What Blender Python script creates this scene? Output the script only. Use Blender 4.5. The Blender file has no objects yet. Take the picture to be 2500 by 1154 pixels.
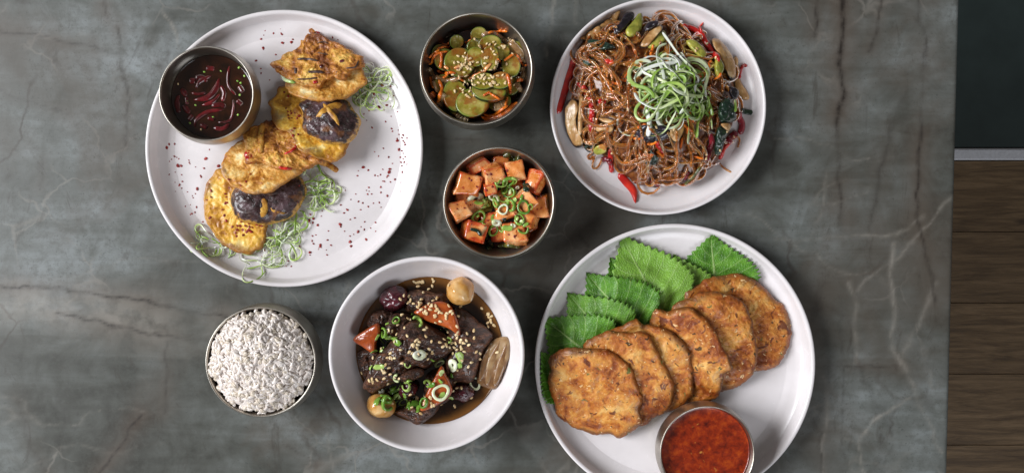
import bpy, math, random
import numpy as np
from mathutils import Vector, Matrix, Euler

# ------------------------------------------------------------------ camera, light, exposure
scene = bpy.context.scene
TZ = 0.75            # height of the table top above the floor
CAMH = 0.95          # camera above the table top
FPX = 2317.0         # focal length in photograph pixels (2500 wide)
cam_d = bpy.data.cameras.new('camera'); cam = bpy.data.objects.new('camera', cam_d)
scene.collection.objects.link(cam); scene.camera = cam
cam.location = (0, 0, TZ + CAMH); cam.rotation_euler = (0, 0, 0)
cam_d.sensor_width = 36.0; cam_d.lens = 36.0 * FPX / 2500.0
cam_d.clip_start = 0.01; cam_d.clip_end = 50
world = bpy.data.worlds.new('World'); scene.world = world; world.use_nodes = True
bg = world.node_tree.nodes['Background']
bg.inputs[0].default_value = (1.0, 0.96, 0.93, 1); bg.inputs[1].default_value = 0.11
def area(name, loc, target, sx, sy, power, color):
    d = bpy.data.lights.new(name, 'AREA'); d.shape = 'RECTANGLE'; d.size = sx; d.size_y = sy
    d.energy = power; d.color = color
    o = bpy.data.objects.new(name, d); scene.collection.objects.link(o)
    o.location = loc
    o.rotation_euler = (Vector(target) - Vector(loc)).to_track_quat('-Z', 'Y').to_euler()
    return o
area('window_light', (-4.2, 0.4, TZ + 3.1), (0.1, 0, TZ), 2.6, 2.4, 390, (0.95, 0.97, 1.0))
area('far_window_light', (1.2, -2.5, TZ + 1.9), (0, 0, TZ), 1.6, 1.2, 42, (0.90, 0.94, 1.0))
scene.view_settings.view_transform = 'Standard'; scene.view_settings.look = 'None'
scene.view_settings.exposure = 0.0; scene.view_settings.gamma = 1.0
scene.view_settings.use_curve_mapping = False
scene.cycles.use_denoising = True
scene.cycles.max_bounces = 8; scene.cycles.transmission_bounces = 6

rng = np.random.default_rng(7); random.seed(7)
PI = math.pi
COL = scene.collection

# ------------------------------------------------------------------ helpers: pixels, noise, meshes
def PX(px, py, h=0.0):                 # photo pixel on a level h above the table -> x, y
    s = (CAMH - h) / FPX
    return ((px - 1250.0) * s, -(py - 577.0) * s)
def PXS(pts, h): return np.array([PX(x, y, h) for x, y in pts])
def zp(ox, oy, s, pts): return [(ox + p[0] / s, oy + p[1] / s) + tuple(p[2:]) for p in pts]
def S(h, px): return px * (CAMH - h) / FPX

def _hash(ix, iy, iz, seed):
    n = (ix * 374761393 + iy * 668265263 + iz * 2147483647 + seed * 1274126177) & 0xffffffff
    n = ((n ^ (n >> 13)) * 1274126177) & 0xffffffff
    n = n ^ (n >> 16)
    return (n & 0xffff) / 32767.5 - 1.0
def vnoise(p, seed=0):
    p = np.asarray(p, float); i = np.floor(p).astype(np.int64); f = p - i; f = f * f * (3 - 2 * f)
    r = 0
    for dx in (0, 1):
        wx = f[..., 0] if dx else 1 - f[..., 0]
        for dy in (0, 1):
            wy = f[..., 1] if dy else 1 - f[..., 1]
            for dz in (0, 1):
                wz = f[..., 2] if dz else 1 - f[..., 2]
                r = r + wx * wy * wz * _hash(i[..., 0] + dx, i[..., 1] + dy, i[..., 2] + dz, seed)
    return r
def fbm(p, seed=0, octv=4, rough=0.5):
    a = 1.0; r = 0; tot = 0; p = np.asarray(p, float)
    for k in range(octv):
        r = r + a * vnoise(p, seed + k * 17); tot += a; a *= rough; p = p * 2.03 + 5.7
    return r / tot
def n2(x, y, freq, seed=0, octv=4, rough=0.5):
    return fbm(np.stack([x * freq, y * freq, np.zeros_like(x) + seed * 3.1], -1), seed, octv, rough)

def catmull(pts, n, closed=False):
    P = np.array(pts, float)
    if closed: Q = np.vstack([P[-1], P, P[0], P[1]])
    else: Q = np.vstack([2 * P[0] - P[1], P, 2 * P[-1] - P[-2]])
    out = []; m = len(P) if closed else len(P) - 1
    for i in range(m):
        p0, p1, p2, p3 = Q[i], Q[i + 1], Q[i + 2], Q[i + 3]
        for t in np.linspace(0, 1, 12, endpoint=False):
            out.append(0.5 * ((2 * p1) + (p2 - p0) * t + (2 * p0 - 5 * p1 + 4 * p2 - p3) * t * t + (3 * p1 - p0 - 3 * p2 + p3) * t ** 3))
    out = np.array(out)
    if not closed: out = np.vstack([out, P[-1]])
    ring = np.vstack([out, out[0]]) if closed else out
    d = np.concatenate([[0], np.cumsum(np.linalg.norm(np.diff(ring[:, :2], axis=0), axis=1))])
    s = np.linspace(0, d[-1], n, endpoint=not closed)
    return np.stack([np.interp(s, d, ring[:, k]) for k in range(ring.shape[1])], -1)

ABS = {}
def props(o, label=None, cat=None, group=None, kind=None):
    if label: o['label'] = label
    if cat: o['category'] = cat
    if group: o['group'] = group
    if kind: o['kind'] = kind
    return o
def thing(name, loc, label, cat, group=None):
    o = bpy.data.objects.new(name, None); COL.objects.link(o); o.empty_display_size = 0.02
    o.location = (loc[0], loc[1], loc[2] + TZ); ABS[o.name] = Vector((loc[0], loc[1], loc[2]))
    return props(o, label, cat, group)
def mesh_of(name, V, F, mat, attrs=None, smooth=True):
    me = bpy.data.meshes.new(name)
    me.from_pydata([tuple(v) for v in V], [], [tuple(f) for f in F])
    if smooth: me.polygons.foreach_set('use_smooth', [True] * len(me.polygons))
    for k, a in (attrs or {}).items():
        at = me.attributes.new(k, 'FLOAT', 'POINT'); at.data.foreach_set('value', np.asarray(a, np.float32))
    me.materials.append(mat); me.update()
    return me
def mk(name, V, F, mat, parent=None, attrs=None, smooth=True, label=None, cat=None, group=None, kind=None, raster=False, k=5):
    V = np.asarray(V, float)
    loc = np.array([V[:, 0].mean(), V[:, 1].mean(), V[:, 2].min()])
    me = mesh_of(name, V - loc, F, mat, attrs, smooth)
    o = bpy.data.objects.new(name, me); COL.objects.link(o)
    if parent is None: o.location = (loc[0], loc[1], loc[2] + TZ)
    else:
        o.parent = parent; o.location = Vector(loc) - ABS[parent.name]
    ABS[o.name] = Vector(loc)
    if raster: rasterize(V, F, k)
    return props(o, label, cat, group, kind)
def inst(name, me, loc, rot=None, scale=(1, 1, 1), parent=None, label=None, cat=None, group=None):
    o = bpy.data.objects.new(name, me); COL.objects.link(o)
    if parent is None: o.location = (loc[0], loc[1], loc[2] + TZ)
    else: o.parent = parent; o.location = Vector(loc) - ABS[parent.name]
    if rot is not None: o.rotation_euler = rot
    o.scale = scale; ABS[o.name] = Vector(loc)
    return props(o, label, cat, group)

# ------------------------------------------------------------------ height map of all that lies on the table (for resting things on each other)
HX0, HY0, HR = -0.60, -0.34, 0.001
HN, HM = 1200, 680
HM_ = np.zeros((HN, HM))
def cell(x, y):
    i = np.clip(((np.asarray(x) - HX0) / HR).astype(int), 0, HN - 1); j = np.clip(((np.asarray(y) - HY0) / HR).astype(int), 0, HM - 1)
    return i, j
def Hat(x, y): return HM_[cell(x, y)]
def blurH(w):
    A = HM_
    for ax in (0, 1):
        c = np.cumsum(np.concatenate([np.repeat(np.take(A, [0], ax), w + 1, ax), A, np.repeat(np.take(A, [-1], ax), w, ax)], ax), ax)
        a = np.take(c, np.arange(2 * w + 1, c.shape[ax]), ax); b = np.take(c, np.arange(0, c.shape[ax] - 2 * w - 1), ax)
        A = (a - b) / (2 * w + 1)
    return A
def rasterize(V, F, k=5):
    V = np.asarray(V, float); T = []
    for f in F:
        for q in range(1, len(f) - 1): T.append((f[0], f[q], f[q + 1]))
    T = np.array(T); A, B, C = V[T[:, 0]], V[T[:, 1]], V[T[:, 2]]
    for a in range(k + 1):
        for b in range(k + 1 - a):
            u, v = a / k, b / k; p = A * u + B * v + C * (1 - u - v)
            i, j = cell(p[:, 0], p[:, 1]); np.maximum.at(HM_, (i, j), p[:, 2])
def radial_H(cx, cy, prof, setv=False):
    xs = HX0 + (np.arange(HN) + .5) * HR; ys = HY0 + (np.arange(HM) + .5) * HR
    r = np.hypot(xs[:, None] - cx, ys[None, :] - cy); R = prof[-1][0]
    z = np.interp(r, [p[0] for p in prof], [p[1] for p in prof])
    m = r < R
    HM_[m] = z[m] if setv else np.maximum(HM_[m], z[m])
def drop(V, bottom, tmax=0.4, q=0.97, sink=0.0006, sag=0.35, ntilt=7):
    """rest a flat lying piece on what is below: pick the tilt that lets it lie lowest"""
    V = np.asarray(V, float).copy(); B = V[bottom]; c = V[:, :2].mean(0); best = None
    h = Hat(B[:, 0], B[:, 1]); d = B[:, :2] - c
    for gx in np.linspace(-tmax, tmax, ntilt):
        for gy in np.linspace(-tmax, tmax, ntilt):
            if gx * gx + gy * gy > tmax * tmax * 1.05: continue
            z = np.quantile(h - (B[:, 2] + d[:, 0] * gx + d[:, 1] * gy), q)
            sc = z + 0.004 * (gx * gx + gy * gy)
            if best is None or sc < best[0]: best = (sc, z, gx, gy)
    _, z, gx, gy = best
    V[:, 2] += z - sink + (V[:, 0] - c[0]) * gx + (V[:, 1] - c[1]) * gy
    if sag > 0:
        bl = blurH(5); i, j = cell(V[:, 0], V[:, 1])
        pl = z - sink + (V[:, 0] - c[0]) * gx + (V[:, 1] - c[1]) * gy
        V[:, 2] -= np.clip(pl - bl[i, j], 0, 1) * sag
    return V
def normal_at(x, y, w=2):
    e = w * HR
    gx = (Hat(x + e, y) - Hat(x - e, y)) / (2 * e); gy = (Hat(x, y + e) - Hat(x, y - e)) / (2 * e)
    gx, gy = np.clip(gx, -1.2, 1.2), np.clip(gy, -1.2, 1.2)
    return Vector((-gx, -gy, 1)).normalized()

# ------------------------------------------------------------------ shapes
def lathe(prof, n=96, cx=0, cy=0, z0=0):
    V = []; F = []; idx = []
    for r, z in prof:
        if r < 1e-6: idx.append([len(V)]); V.append((cx, cy, z + z0))
        else:
            st = len(V); idx.append(list(range(st, st + n)))
            for k in range(n):
                a = 2 * PI * k / n; V.append((cx + r * math.cos(a), cy + r * math.sin(a), z + z0))
    for A, B in zip(idx[:-1], idx[1:]):
        for k in range(n):
            k2 = (k + 1) % n
            if len(A) == 1 and len(B) > 1: F.append((A[0], B[k2], B[k]))
            elif len(B) == 1 and len(A) > 1: F.append((A[k], A[k2], B[0]))
            elif len(A) > 1: F.append((A[k], A[k2], B[k2], B[k]))
    return np.array(V), F
def slab(outline, thick, na=96, nr=16, dome=0.0, edge=0.35, lump=0.0, lfreq=60, fine=0.0, ffreq=300, rag=0.0, seed=0, under=0.25, ridged=False):
    """a cake, slice or chunk of the given outline (N x 2, metres); returns V, F, attrs, bottom indices"""
    O = catmull(outline, na, True); c = O.mean(0)
    if np.sum(O[:, 0] * np.roll(O[:, 1], -1) - np.roll(O[:, 0], -1) * O[:, 1]) < 0: O = O[::-1]
    d = O - c
    if rag: 
        d = d * (1 + rag * (n2(O[:, 0], O[:, 1], lfreq * 2.2, seed + 3, 4, .6))[:, None])
    V = []; t_at = []; F = []
    ts = 1 - (1 - np.linspace(0, 1, nr + 1)[1:]) ** 1.6
    R = np.linalg.norm(d, axis=1).mean(); er = min(edge, 0.9)
    def top(t):
        e = np.clip((t - (1 - er)) / er, 0, 1); return thick * (under + (1 - under) * np.sqrt(np.clip(1 - e * e, 0, 1))) + dome * (1 - t * t)
    V.append((c[0], c[1], top(0))); t_at.append(0)
    for t in ts:
        p = c + d * t
        for q in p: V.append((q[0], q[1], top(t))); t_at.append(t)
    nt_ = len(V)
    bts = [0.97, 0.85, 0.6, 0.3]
    for t in bts:
        p = c + d * t; zb = thick * under * max(0, (t - 0.85) / 0.15) * 0.6
        for q in p: V.append((q[0], q[1], zb)); t_at.append(1)
    V.append((c[0], c[1], 0)); t_at.append(1)
    V = np.array(V); t_at = np.array(t_at)
    rings = [list(range(1 + k * na, 1 + (k + 1) * na)) for k in range(nr)] + [list(range(nt_ + k * na, nt_ + (k + 1) * na)) for k in range(len(bts))]
    for k in range(na): F.append((0, rings[0][k], rings[0][(k + 1) % na]))
    for A, B in zip(rings[:-1], rings[1:]):
        for k in range(na): F.append((A[k], B[k], B[(k + 1) % na], A[(k + 1) % na]))
    L = len(V) - 1
    for k in range(na): F.append((rings[-1][k], L, rings[-1][(k + 1) % na]))
    tm = np.arange(len(V)) < nt_
    if lump or fine:
        a = fbm(np.stack([V[:, 0] * lfreq, V[:, 1] * lfreq, V[:, 2] * lfreq + seed], -1), seed, 4, .55)
        if ridged: a = 0.6 - 2 * np.abs(a)
        b = fbm(np.stack([V[:, 0] * ffreq, V[:, 1] * ffreq, V[:, 2] * ffreq + seed], -1), seed + 9, 3, .6)
        V[:, 2] += np.where(tm, lump * a + fine * b, 0) * np.where(tm, 1 - 0.6 * t_at ** 6, 0)
        V[:, 2] = np.maximum(V[:, 2], np.where(tm, thick * under * 0.5, -1))
    return V, F, {'t': t_at}, np.arange(nt_, len(V))
def tube(path, wa, wb, sides=8, twist=0.0, taper=0.0, n=None):
    """swept ellipse: wa = half width across, wb = half thickness; arrays or numbers"""
    P = np.asarray(path, float)
    if n: P = catmull(P, n)
    m = len(P); wa = np.broadcast_to(np.asarray(wa, float), (m,)).copy(); wb = np.broadcast_to(np.asarray(wb, float), (m,)).copy()
    s = np.linspace(0, 1, m)
    if taper:
        k = np.clip(np.minimum(s, 1 - s) / taper, 0, 1); k = np.sqrt(np.clip(1 - (1 - k) ** 2, 0, 1)); k = np.maximum(k, .12); wa *= k; wb *= k
    T = np.gradient(P, axis=0); T /= np.linalg.norm(T, axis=1)[:, None] + 1e-12
    up = np.array([0, 0, 1.0]); Sd = np.cross(T, up); nn = np.linalg.norm(Sd, axis=1); Sd[nn < 1e-3] = (1, 0, 0); Sd /= np.linalg.norm(Sd, axis=1)[:, None]
    U = np.cross(Sd, T)
    tw = np.broadcast_to(np.asarray(twist, float), (m,))
    A = Sd * np.cos(tw)[:, None] + U * np.sin(tw)[:, None]; Bv = -Sd * np.sin(tw)[:, None] + U * np.cos(tw)[:, None]
    V = []; at = []; cr = []
    for k in range(sides):
        a = 2 * PI * k / sides
        V.append(P + A * (wa * math.cos(a))[:, None] + Bv * (wb * math.sin(a))[:, None])
    V = np.stack(V, 1).reshape(-1, 3); at = np.repeat(s, sides); cr = np.tile([math.cos(2 * PI * k / sides) for k in range(sides)], m)
    F = []
    for i in range(m - 1):
        for k in range(sides):
            k2 = (k + 1) % sides; F.append((i * sides + k, i * sides + k2, (i + 1) * sides + k2, (i + 1) * sides + k))
    F.append(tuple(range(sides))[::-1]); F.append(tuple((m - 1) * sides + k for k in range(sides)))
    return V, F, {'s': at, 'x': cr}
def ellipsoid(rx, ry, rz, nu=20, nv=12, lump=0, freq=60, seed=0, ridge=False, sq=1.0):
    V = [(0, 0, -rz)]; F = []
    for j in range(1, nv):
        ph = -PI / 2 + PI * j / nv
        for k in range(nu):
            th = 2 * PI * k / nu
            cx = math.copysign(abs(math.cos(th)) ** sq, math.cos(th)); sy = math.copysign(abs(math.sin(th)) ** sq, math.sin(th))
            cp = math.cos(ph) ** sq; sp = math.copysign(abs(math.sin(ph)) ** sq, math.sin(ph))
            V.append((rx * cp * cx, ry * cp * sy, rz * sp))
    V.append((0, 0, rz)); L = len(V) - 1
    for k in range(nu): F.append((0, 1 + (k + 1) % nu, 1 + k)); F.append((L, 1 + (nv - 2) * nu + k, 1 + (nv - 2) * nu + (k + 1) % nu))
    for j in range(nv - 2):
        for k in range(nu): F.append((1 + j * nu + k, 1 + j * nu + (k + 1) % nu, 1 + (j + 1) * nu + (k + 1) % nu, 1 + (j + 1) * nu + k))
    V = np.array(V)
    if lump:
        a = fbm(V * freq + seed * 3.3, seed, 4, .55)
        if ridge: a = 0.5 - 2 * np.abs(a)
        n = V / np.array([rx, ry, rz]); n /= np.linalg.norm(n, axis=1)[:, None] + 1e-9
        V = V + n * (a * lump)[:, None]
    return V, F
def rbox(sx, sy, sz, n=7, rnd=0.22, lump=0, seed=0):
    """a cut cube with softened edges"""
    V = {}; L = []; F = []
    def vid(p):
        k = tuple(np.round(p, 5))
        if k not in V: V[k] = len(L); L.append(p)
        return V[k]
    g = np.linspace(-1, 1, n + 1)
    for ax in range(3):
        for sg in (-1, 1):
            for i in range(n):
                for j in range(n):
                    q = []
                    for (a, b) in ((i, j), (i + 1, j), (i + 1, j + 1), (i, j + 1)):
                        p = np.zeros(3); p[ax] = sg; p[(ax + 1) % 3] = g[a]; p[(ax + 2) % 3] = g[b]; q.append(vid(p))
                    F.append(tuple(q) if sg > 0 else tuple(q[::-1]))
    P = np.array(L); inner = np.clip(P, -(1 - rnd), 1 - rnd); d = P - inner; l = np.linalg.norm(d, axis=1)[:, None]
    P = inner + np.where(l > 1e-9, d / np.maximum(l, 1e-9) * rnd * np.minimum(1, l / rnd), 0)
    edge = (np.sort(np.abs(np.array(L)), axis=1)[:, 1])
    P = P * (1 + 0.10 * vnoise(P * 1.1 + seed * 7.7, seed)[:, None])
    P = P * np.array([sx, sy, sz]) / 2
    if lump: P = P + fbm(P * 160 + seed, seed, 3)[:, None] * lump * (P / (np.linalg.norm(P, axis=1)[:, None] + 1e-9))
    return P, F, {'t': edge}
def place(V, loc, rot=(0, 0, 0)):
    M = np.array(Euler(rot).to_matrix()); return np.asarray(V) @ M.T + np.array(loc)

# ------------------------------------------------------------------ materials
def C(hx, k=1.0):
    hx = hx.lstrip('#'); o = []
    for i in (0, 2, 4):
        v = int(hx[i:i + 2], 16) / 255; v = v / 12.92 if v <= 0.04045 else ((v + 0.055) / 1.055) ** 2.4; o.append(min(1, v * k))
    return (*o, 1)
class Mat:
    def __init__(s, name):
        s.m = bpy.data.materials.new(name); s.m.use_nodes = True; s.n = s.m.node_tree.nodes; s.l = s.m.node_tree.links
        s.b = s.n['Principled BSDF']; s.nrm = None; s._v = None
    def node(s, t, **kw):
        n = s.n.new(t)
        for k, v in kw.items(): setattr(n, k, v)
        return n
    def put(s, sock, v):
        if isinstance(v, bpy.types.NodeSocket): s.l.new(v, sock)
        else: sock.default_value = v
    def v(s):
        if s._v is None:
            tc = s.node('ShaderNodeTexCoord'); oi = s.node('ShaderNodeObjectInfo'); a = s.node('ShaderNodeVectorMath', operation='MULTIPLY_ADD')
            cb = s.node('ShaderNodeCombineXYZ')
            for k in range(3): s.l.new(oi.outputs['Random'], cb.inputs[k])
            s.l.new(cb.outputs[0], a.inputs[0]); a.inputs[1].default_value = (3.1, 1.7, 2.3); s.l.new(tc.outputs['Object'], a.inputs[2]); s._v = a.outputs[0]
        return s._v
    def rand(s): return s.node('ShaderNodeObjectInfo').outputs['Random']
    def noise(s, scale, detail=4, rough=.55, dist=0.0, vec=None):
        n = s.node('ShaderNodeTexNoise'); s.l.new(vec or s.v(), n.inputs['Vector']); n.inputs['Scale'].default_value = scale
        n.inputs['Detail'].default_value = detail; n.inputs['Roughness'].default_value = rough; n.inputs['Distortion'].default_value = dist
        return n.outputs['Fac']
    def scaled(s, sc, vec=None):
        a = s.node('ShaderNodeVectorMath', operation='MULTIPLY'); s.l.new(vec or s.v(), a.inputs[0]); a.inputs[1].default_value = sc; return a.outputs[0]
    def voro(s, scale, feature='F1', rnd=1.0, vec=None, out='Distance'):
        n = s.node('ShaderNodeTexVoronoi', feature=feature); s.l.new(vec or s.v(), n.inputs['Vector']); n.inputs['Scale'].default_value = scale
        n.inputs['Randomness'].default_value = rnd; return n.outputs[out]
    def attr(s, name): return s.node('ShaderNodeAttribute', attribute_name=name).outputs['Fac']
    def ramp(s, fac, stops, interp='LINEAR'):
        n = s.node('ShaderNodeValToRGB'); s.l.new(fac, n.inputs[0]); cr = n.color_ramp; cr.interpolation = interp
        while len(cr.elements) < len(stops): cr.elements.new(0.5)
        for e, (p, c) in zip(cr.elements, stops): e.position = p; e.color = c if not isinstance(c, (int, float)) else (c, c, c, 1)
        return n.outputs[0]
    def math(s, op, a, b=0.0, c=None, clamp=False):
        n = s.node('ShaderNodeMath', operation=op, use_clamp=clamp); s.put(n.inputs[0], a); s.put(n.inputs[1], b)
        if c is not None: s.put(n.inputs[2], c)
        return n.outputs[0]
    def rng(s, x, a, b, c=0.0, d=1.0):
        n = s.node('ShaderNodeMapRange', interpolation_type='SMOOTHSTEP'); s.put(n.inputs[0], x)
        for i, q in enumerate((a, b, c, d)): n.inputs[i + 1].default_value = q
        return n.outputs[0]
    def mix(s, f, a, b, mode='MIX'):
        n = s.node('ShaderNodeMix', data_type='RGBA', blend_type=mode); s.put(n.inputs[0], f); s.put(n.inputs[6], a); s.put(n.inputs[7], b); return n.outputs[2]
    def bump(s, h, dist, strength=1.0):
        n = s.node('ShaderNodeBump'); s.put(n.inputs['Height'], h); n.inputs['Distance'].default_value = dist; n.inputs['Strength'].default_value = strength
        if s.nrm: s.l.new(s.nrm, n.inputs['Normal'])
        s.nrm = n.outputs[0]; return s
    def done(s, base=None, rough=.5, sss=0.0, sssr=(.004, .002, .001), coat=0.0, coatr=.1, metal=0.0, trans=0.0, spec=.5, ior=1.45):
        b = s.b
        if base is not None: s.put(b.inputs['Base Color'], base)
        s.put(b.inputs['Roughness'], rough); s.put(b.inputs['Metallic'], metal)
        b.inputs['Subsurface Weight'].default_value = sss; b.inputs['Subsurface Radius'].default_value = sssr; b.inputs['Subsurface Scale'].default_value = 1.0
        b.inputs['Coat Weight'].default_value = coat; b.inputs['Coat Roughness'].default_value = coatr
        b.inputs['Transmission Weight'].default_value = trans; b.inputs['Specular IOR Level'].default_value = spec; b.inputs['IOR'].default_value = ior
        if s.nrm: s.l.new(s.nrm, b.inputs['Normal'])
        return s.m

# white glazed ceramic
def m_ceramic():
    m = Mat('white_ceramic'); n = m.noise(30, 3); base = m.ramp(n, [(.3, C('#dcd6d6', 1.0)), (.7, C('#e6e0e1', 1.0))])
    m.bump(m.noise(25, 2), .0006, .25)
    return m.done(base, m.rng(m.noise(60, 3), .3, .7, .20, .28), spec=.5)
# brushed stainless steel
def m_steel():
    m = Mat('brushed_steel'); v = m.scaled((1, 1, 40)); n = m.noise(60, 4, vec=v); f = m.noise(600, 3)
    base = m.ramp(m.noise(40, 4), [(.3, C('#a8a196')), (.7, C('#c6c0b6'))])
    return m.done(base, m.rng(m.noise(25, 3), .3, .7, .34, .42), metal=1.0)
def m_stone():
    m = Mat('green_grey_quartzite'); tc = m.node('ShaderNodeTexCoord').outputs['Object']
    vd, vl, tone, br = m.attr('vd'), m.attr('vl'), m.attr('tone'), m.attr('brown')
    fine = m.noise(140, 6, .7, vec=tc); mid = m.noise(22, 6, .62, .6, vec=tc)
    stri = m.noise(9, 5, .6, .8, vec=m.scaled((1.0, 7.0, 1.0), tc))
    k = m.math('ADD', m.math('MULTIPLY', tone, .50), m.math('ADD', m.math('MULTIPLY', mid, .34), m.math('MULTIPLY', stri, .20)))
    base = m.ramp(k, [(.28, C('#2d2c27', 1.0)), (.42, C('#4a4b46', 1.0)), (.55, C('#646764', 1.0)), (.72, C('#868c8d', 1.05))])
    base = m.mix(m.rng(fine, .44, .66, 0, .5), base, C('#50524d', 1.0))
    base = m.mix(m.rng(m.noise(420, 2, vec=tc), .62, .75, 0, .5), base, C('#3c3f3c'))
    # faint crack web
    def crack(sc, wsc, wamt, w):
        nn = m.node('ShaderNodeTexNoise'); m.l.new(tc, nn.inputs['Vector']); nn.inputs['Scale'].default_value = wsc; nn.inputs['Detail'].default_value = 5
        a = m.node('ShaderNodeVectorMath', operation='MULTIPLY_ADD'); m.l.new(nn.outputs['Color'], a.inputs[0]); a.inputs[1].default_value = (wamt, wamt, 0); m.l.new(tc, a.inputs[2])
        return m.rng(m.voro(sc, 'DISTANCE_TO_EDGE', vec=a.outputs[0]), 0, w, 1, 0)
    c1 = m.math('MULTIPLY', crack(5.5, 9, .16, .022), m.rng(m.noise(7, 3, vec=tc), .46, .62)); c2 = m.math('MULTIPLY', crack(15, 20, .06, .035), m.rng(m.noise(11, 3, vec=tc), .5, .65))
    base = m.mix(m.math('MULTIPLY', c1, .6), base, C('#38312b')); base = m.mix(m.math('MULTIPLY', c2, .35), base, C('#8f8a82'))
    dv = m.math('MULTIPLY', vd, m.rng(fine, .25, .6, .45, 1.15), clamp=True)
    lv = m.math('MULTIPLY', vl, m.rng(m.noise(60, 4, vec=tc), .3, .6, .3, 1.1), clamp=True)
    base = m.mix(m.math('MULTIPLY', br, .75), base, C('#594c42', 1.05))
    base = m.mix(m.rng(m.noise(5, 5, .6, .5, vec=tc), .52, .66, 0, .5), base, C('#4f463d', 1.1))
    base = m.mix(m.rng(m.noise(30, 7, .75, 1.2, vec=m.scaled((1, .45, 1), tc)), .56, .68, 0, .45), base, C('#39342e', 1.1))
    base = m.mix(m.math('MULTIPLY', lv, .55), base, C('#a39c92', 1.1))
    base = m.mix(m.math('MULTIPLY', dv, .95), base, C('#26211d'))
    m.bump(fine, .0003, .2)
    return m.done(base, m.rng(mid, .3, .7, .36, .50), spec=.45)
def m_wood():
    m = Mat('dark_oak'); v = m.v(); g = m.noise(7, 6, .65, .6, vec=m.scaled((1.2, 14, 1), v)); f = m.noise(60, 4, .6, vec=m.scaled((1, 20, 1), v))
    base = m.ramp(g, [(.36, C('#4e3c28', 1.15)), (.5, C('#665138', 1.15)), (.64, C('#7a6348', 1.15))]); base = m.mix(m.rng(f, .45, .7, 0, .4), base, C('#3a2e22'))
    kn = m.voro(5, vec=m.scaled((1, 3, 1), v)); base = m.mix(m.rng(kn, .02, .10, .75, 0), base, C('#20170f'))
    base = m.mix(m.math('MULTIPLY', m.rand(), .35), base, C('#3b2d1f'))
    m.bump(f, .0006, .5); return m.done(base, .5)
def m_plain(name, col, rough=.5, metal=0.0, scale=80, var=.15, bump=.0002, spec=.5):
    m = Mat(name); n = m.noise(scale, 4); a = tuple(min(1, c * (1 - var)) for c in col[:3]) + (1,); b = tuple(min(1, c * (1 + var)) for c in col[:3]) + (1,)
    m.bump(n, bump, .4); return m.done(m.ramp(n, [(.3, a), (.7, b)]), rough, metal=metal, spec=spec)
def m_fried(name, cols, edge_col, edge_lo=.75, spots=(), edge_amt=.9, rough=(.28, .5), scale=90, bump=.0012, sss=.12):
    """pan fried batter: golden patches, browned rim, specks of filling"""
    m = Mat(name); t = m.attr('t'); n1 = m.noise(scale * .62, 6, .62, .5); n2_ = m.noise(scale * 4.5, 4, .65); vo = m.voro(scale * 3.2)
    k = m.math('ADD', m.math('MULTIPLY', n1, .84), m.math('MULTIPLY', n2_, .16))
    st = [(.39 + .24 * i / (len(cols) - 1), C(c, 1.25)) for i, c in enumerate(cols)]
    base = m.ramp(k, st)
    e = m.math('ADD', t, m.math('MULTIPLY', m.math('SUBTRACT', n1, .5), .9))
    base = m.mix(m.rng(e, edge_lo, 1.05, 0, edge_amt), base, C(edge_col, 1.2))
    for (sc, th, cc) in spots:
        base = m.mix(m.rng(m.noise(sc, 2, .5, 1.0), th, th + .05, 0, .9), base, C(cc, 1.2))
    m.bump(n1, bump * 2.4, .8); m.bump(n2_, bump * 1.3, .8); m.bump(m.noise(scale * 14, 3, .7), bump * .25, .6)
    return m.done(base, m.rng(n2_, .38, .62, *rough), sss=sss, coat=m.rng(m.noise(scale * 2, 3), .45, .62, 0, .5) if False else .18, coatr=.18)
def m_veg(name, cols, scale=120, rough=.3, sss=.2, coat=.4, bump=.0004, stretch=None, spots=(), trans=0.0, sssr=(.004, .002, .001), k=1.25, coatr=.12):
    m = Mat(name); v = m.scaled(stretch) if stretch else m.v(); n = m.noise(scale, 5, .6, .3, vec=v)
    st = [(.32 + .36 * i / max(1, len(cols) - 1), C(c, k)) for i, c in enumerate(cols)]
    base = m.ramp(n, st)
    for (sc, th, cc) in spots: base = m.mix(m.rng(m.noise(sc, 3, .6), th, th + .05, 0, .92), base, C(cc, k))
    m.bump(n, bump, .7); m.bump(m.noise(scale * 5, 3), bump * .4, .5)
    return m.done(base, rough, sss=sss, sssr=sssr, coat=coat, coatr=coatr, trans=trans)

MAT = {}
MAT['ceramic'] = m_ceramic(); MAT['steel'] = m_steel(); MAT['stone'] = m_stone(); MAT['wood'] = m_wood()
MAT['black_metal'] = m_plain('black_metal', C('#1c1c1d'), .45, .6)
MAT['alu'] = m_plain('brushed_aluminium', C('#c4c5ca'), .4, .15, 200, .1)
MAT['dark_tile'] = m_plain('dark_green_tile', C('#27302f', 1.2), .35, 0, 12, .2)
MAT['floor_base'] = m_plain('dark_subfloor', C('#181410'), .8)

# ------------------------------------------------------------------ the setting: floor
def box(name, x0, x1, y0, y1, z0, z1, mat, parent=None, bev=0.0, **kw):
    b = bev
    V = []; F = []
    if b <= 0:
        V = [(x, y, z) for z in (z0, z1) for y in (y0, y1) for x in (x0, x1)]
        F = [(0, 2, 3, 1), (4, 5, 7, 6), (0, 1, 5, 4), (2, 6, 7, 3), (0, 4, 6, 2), (1, 3, 7, 5)]
    else:
        for (q, z) in ((0, z0), (0, z1 - b), (b, z1)):
            V += [(x0 + q, y0 + q, z), (x1 - q, y0 + q, z), (x1 - q, y1 - q, z), (x0 + q, y1 - q, z)]
        F = [(3, 2, 1, 0), (8, 9, 10, 11)]
        for r in (0, 4):
            for k in range(4): F.append((r + k, r + (k + 1) % 4, r + 4 + (k + 1) % 4, r + 4 + k))
    return mk(name, np.array(V), F, mat, parent, smooth=False, **kw)
fl = box('floor', -2.2, 2.4, -2.0, 2.0, -TZ - .05, -TZ - .0145, MAT['floor_base'], kind='structure')
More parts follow.
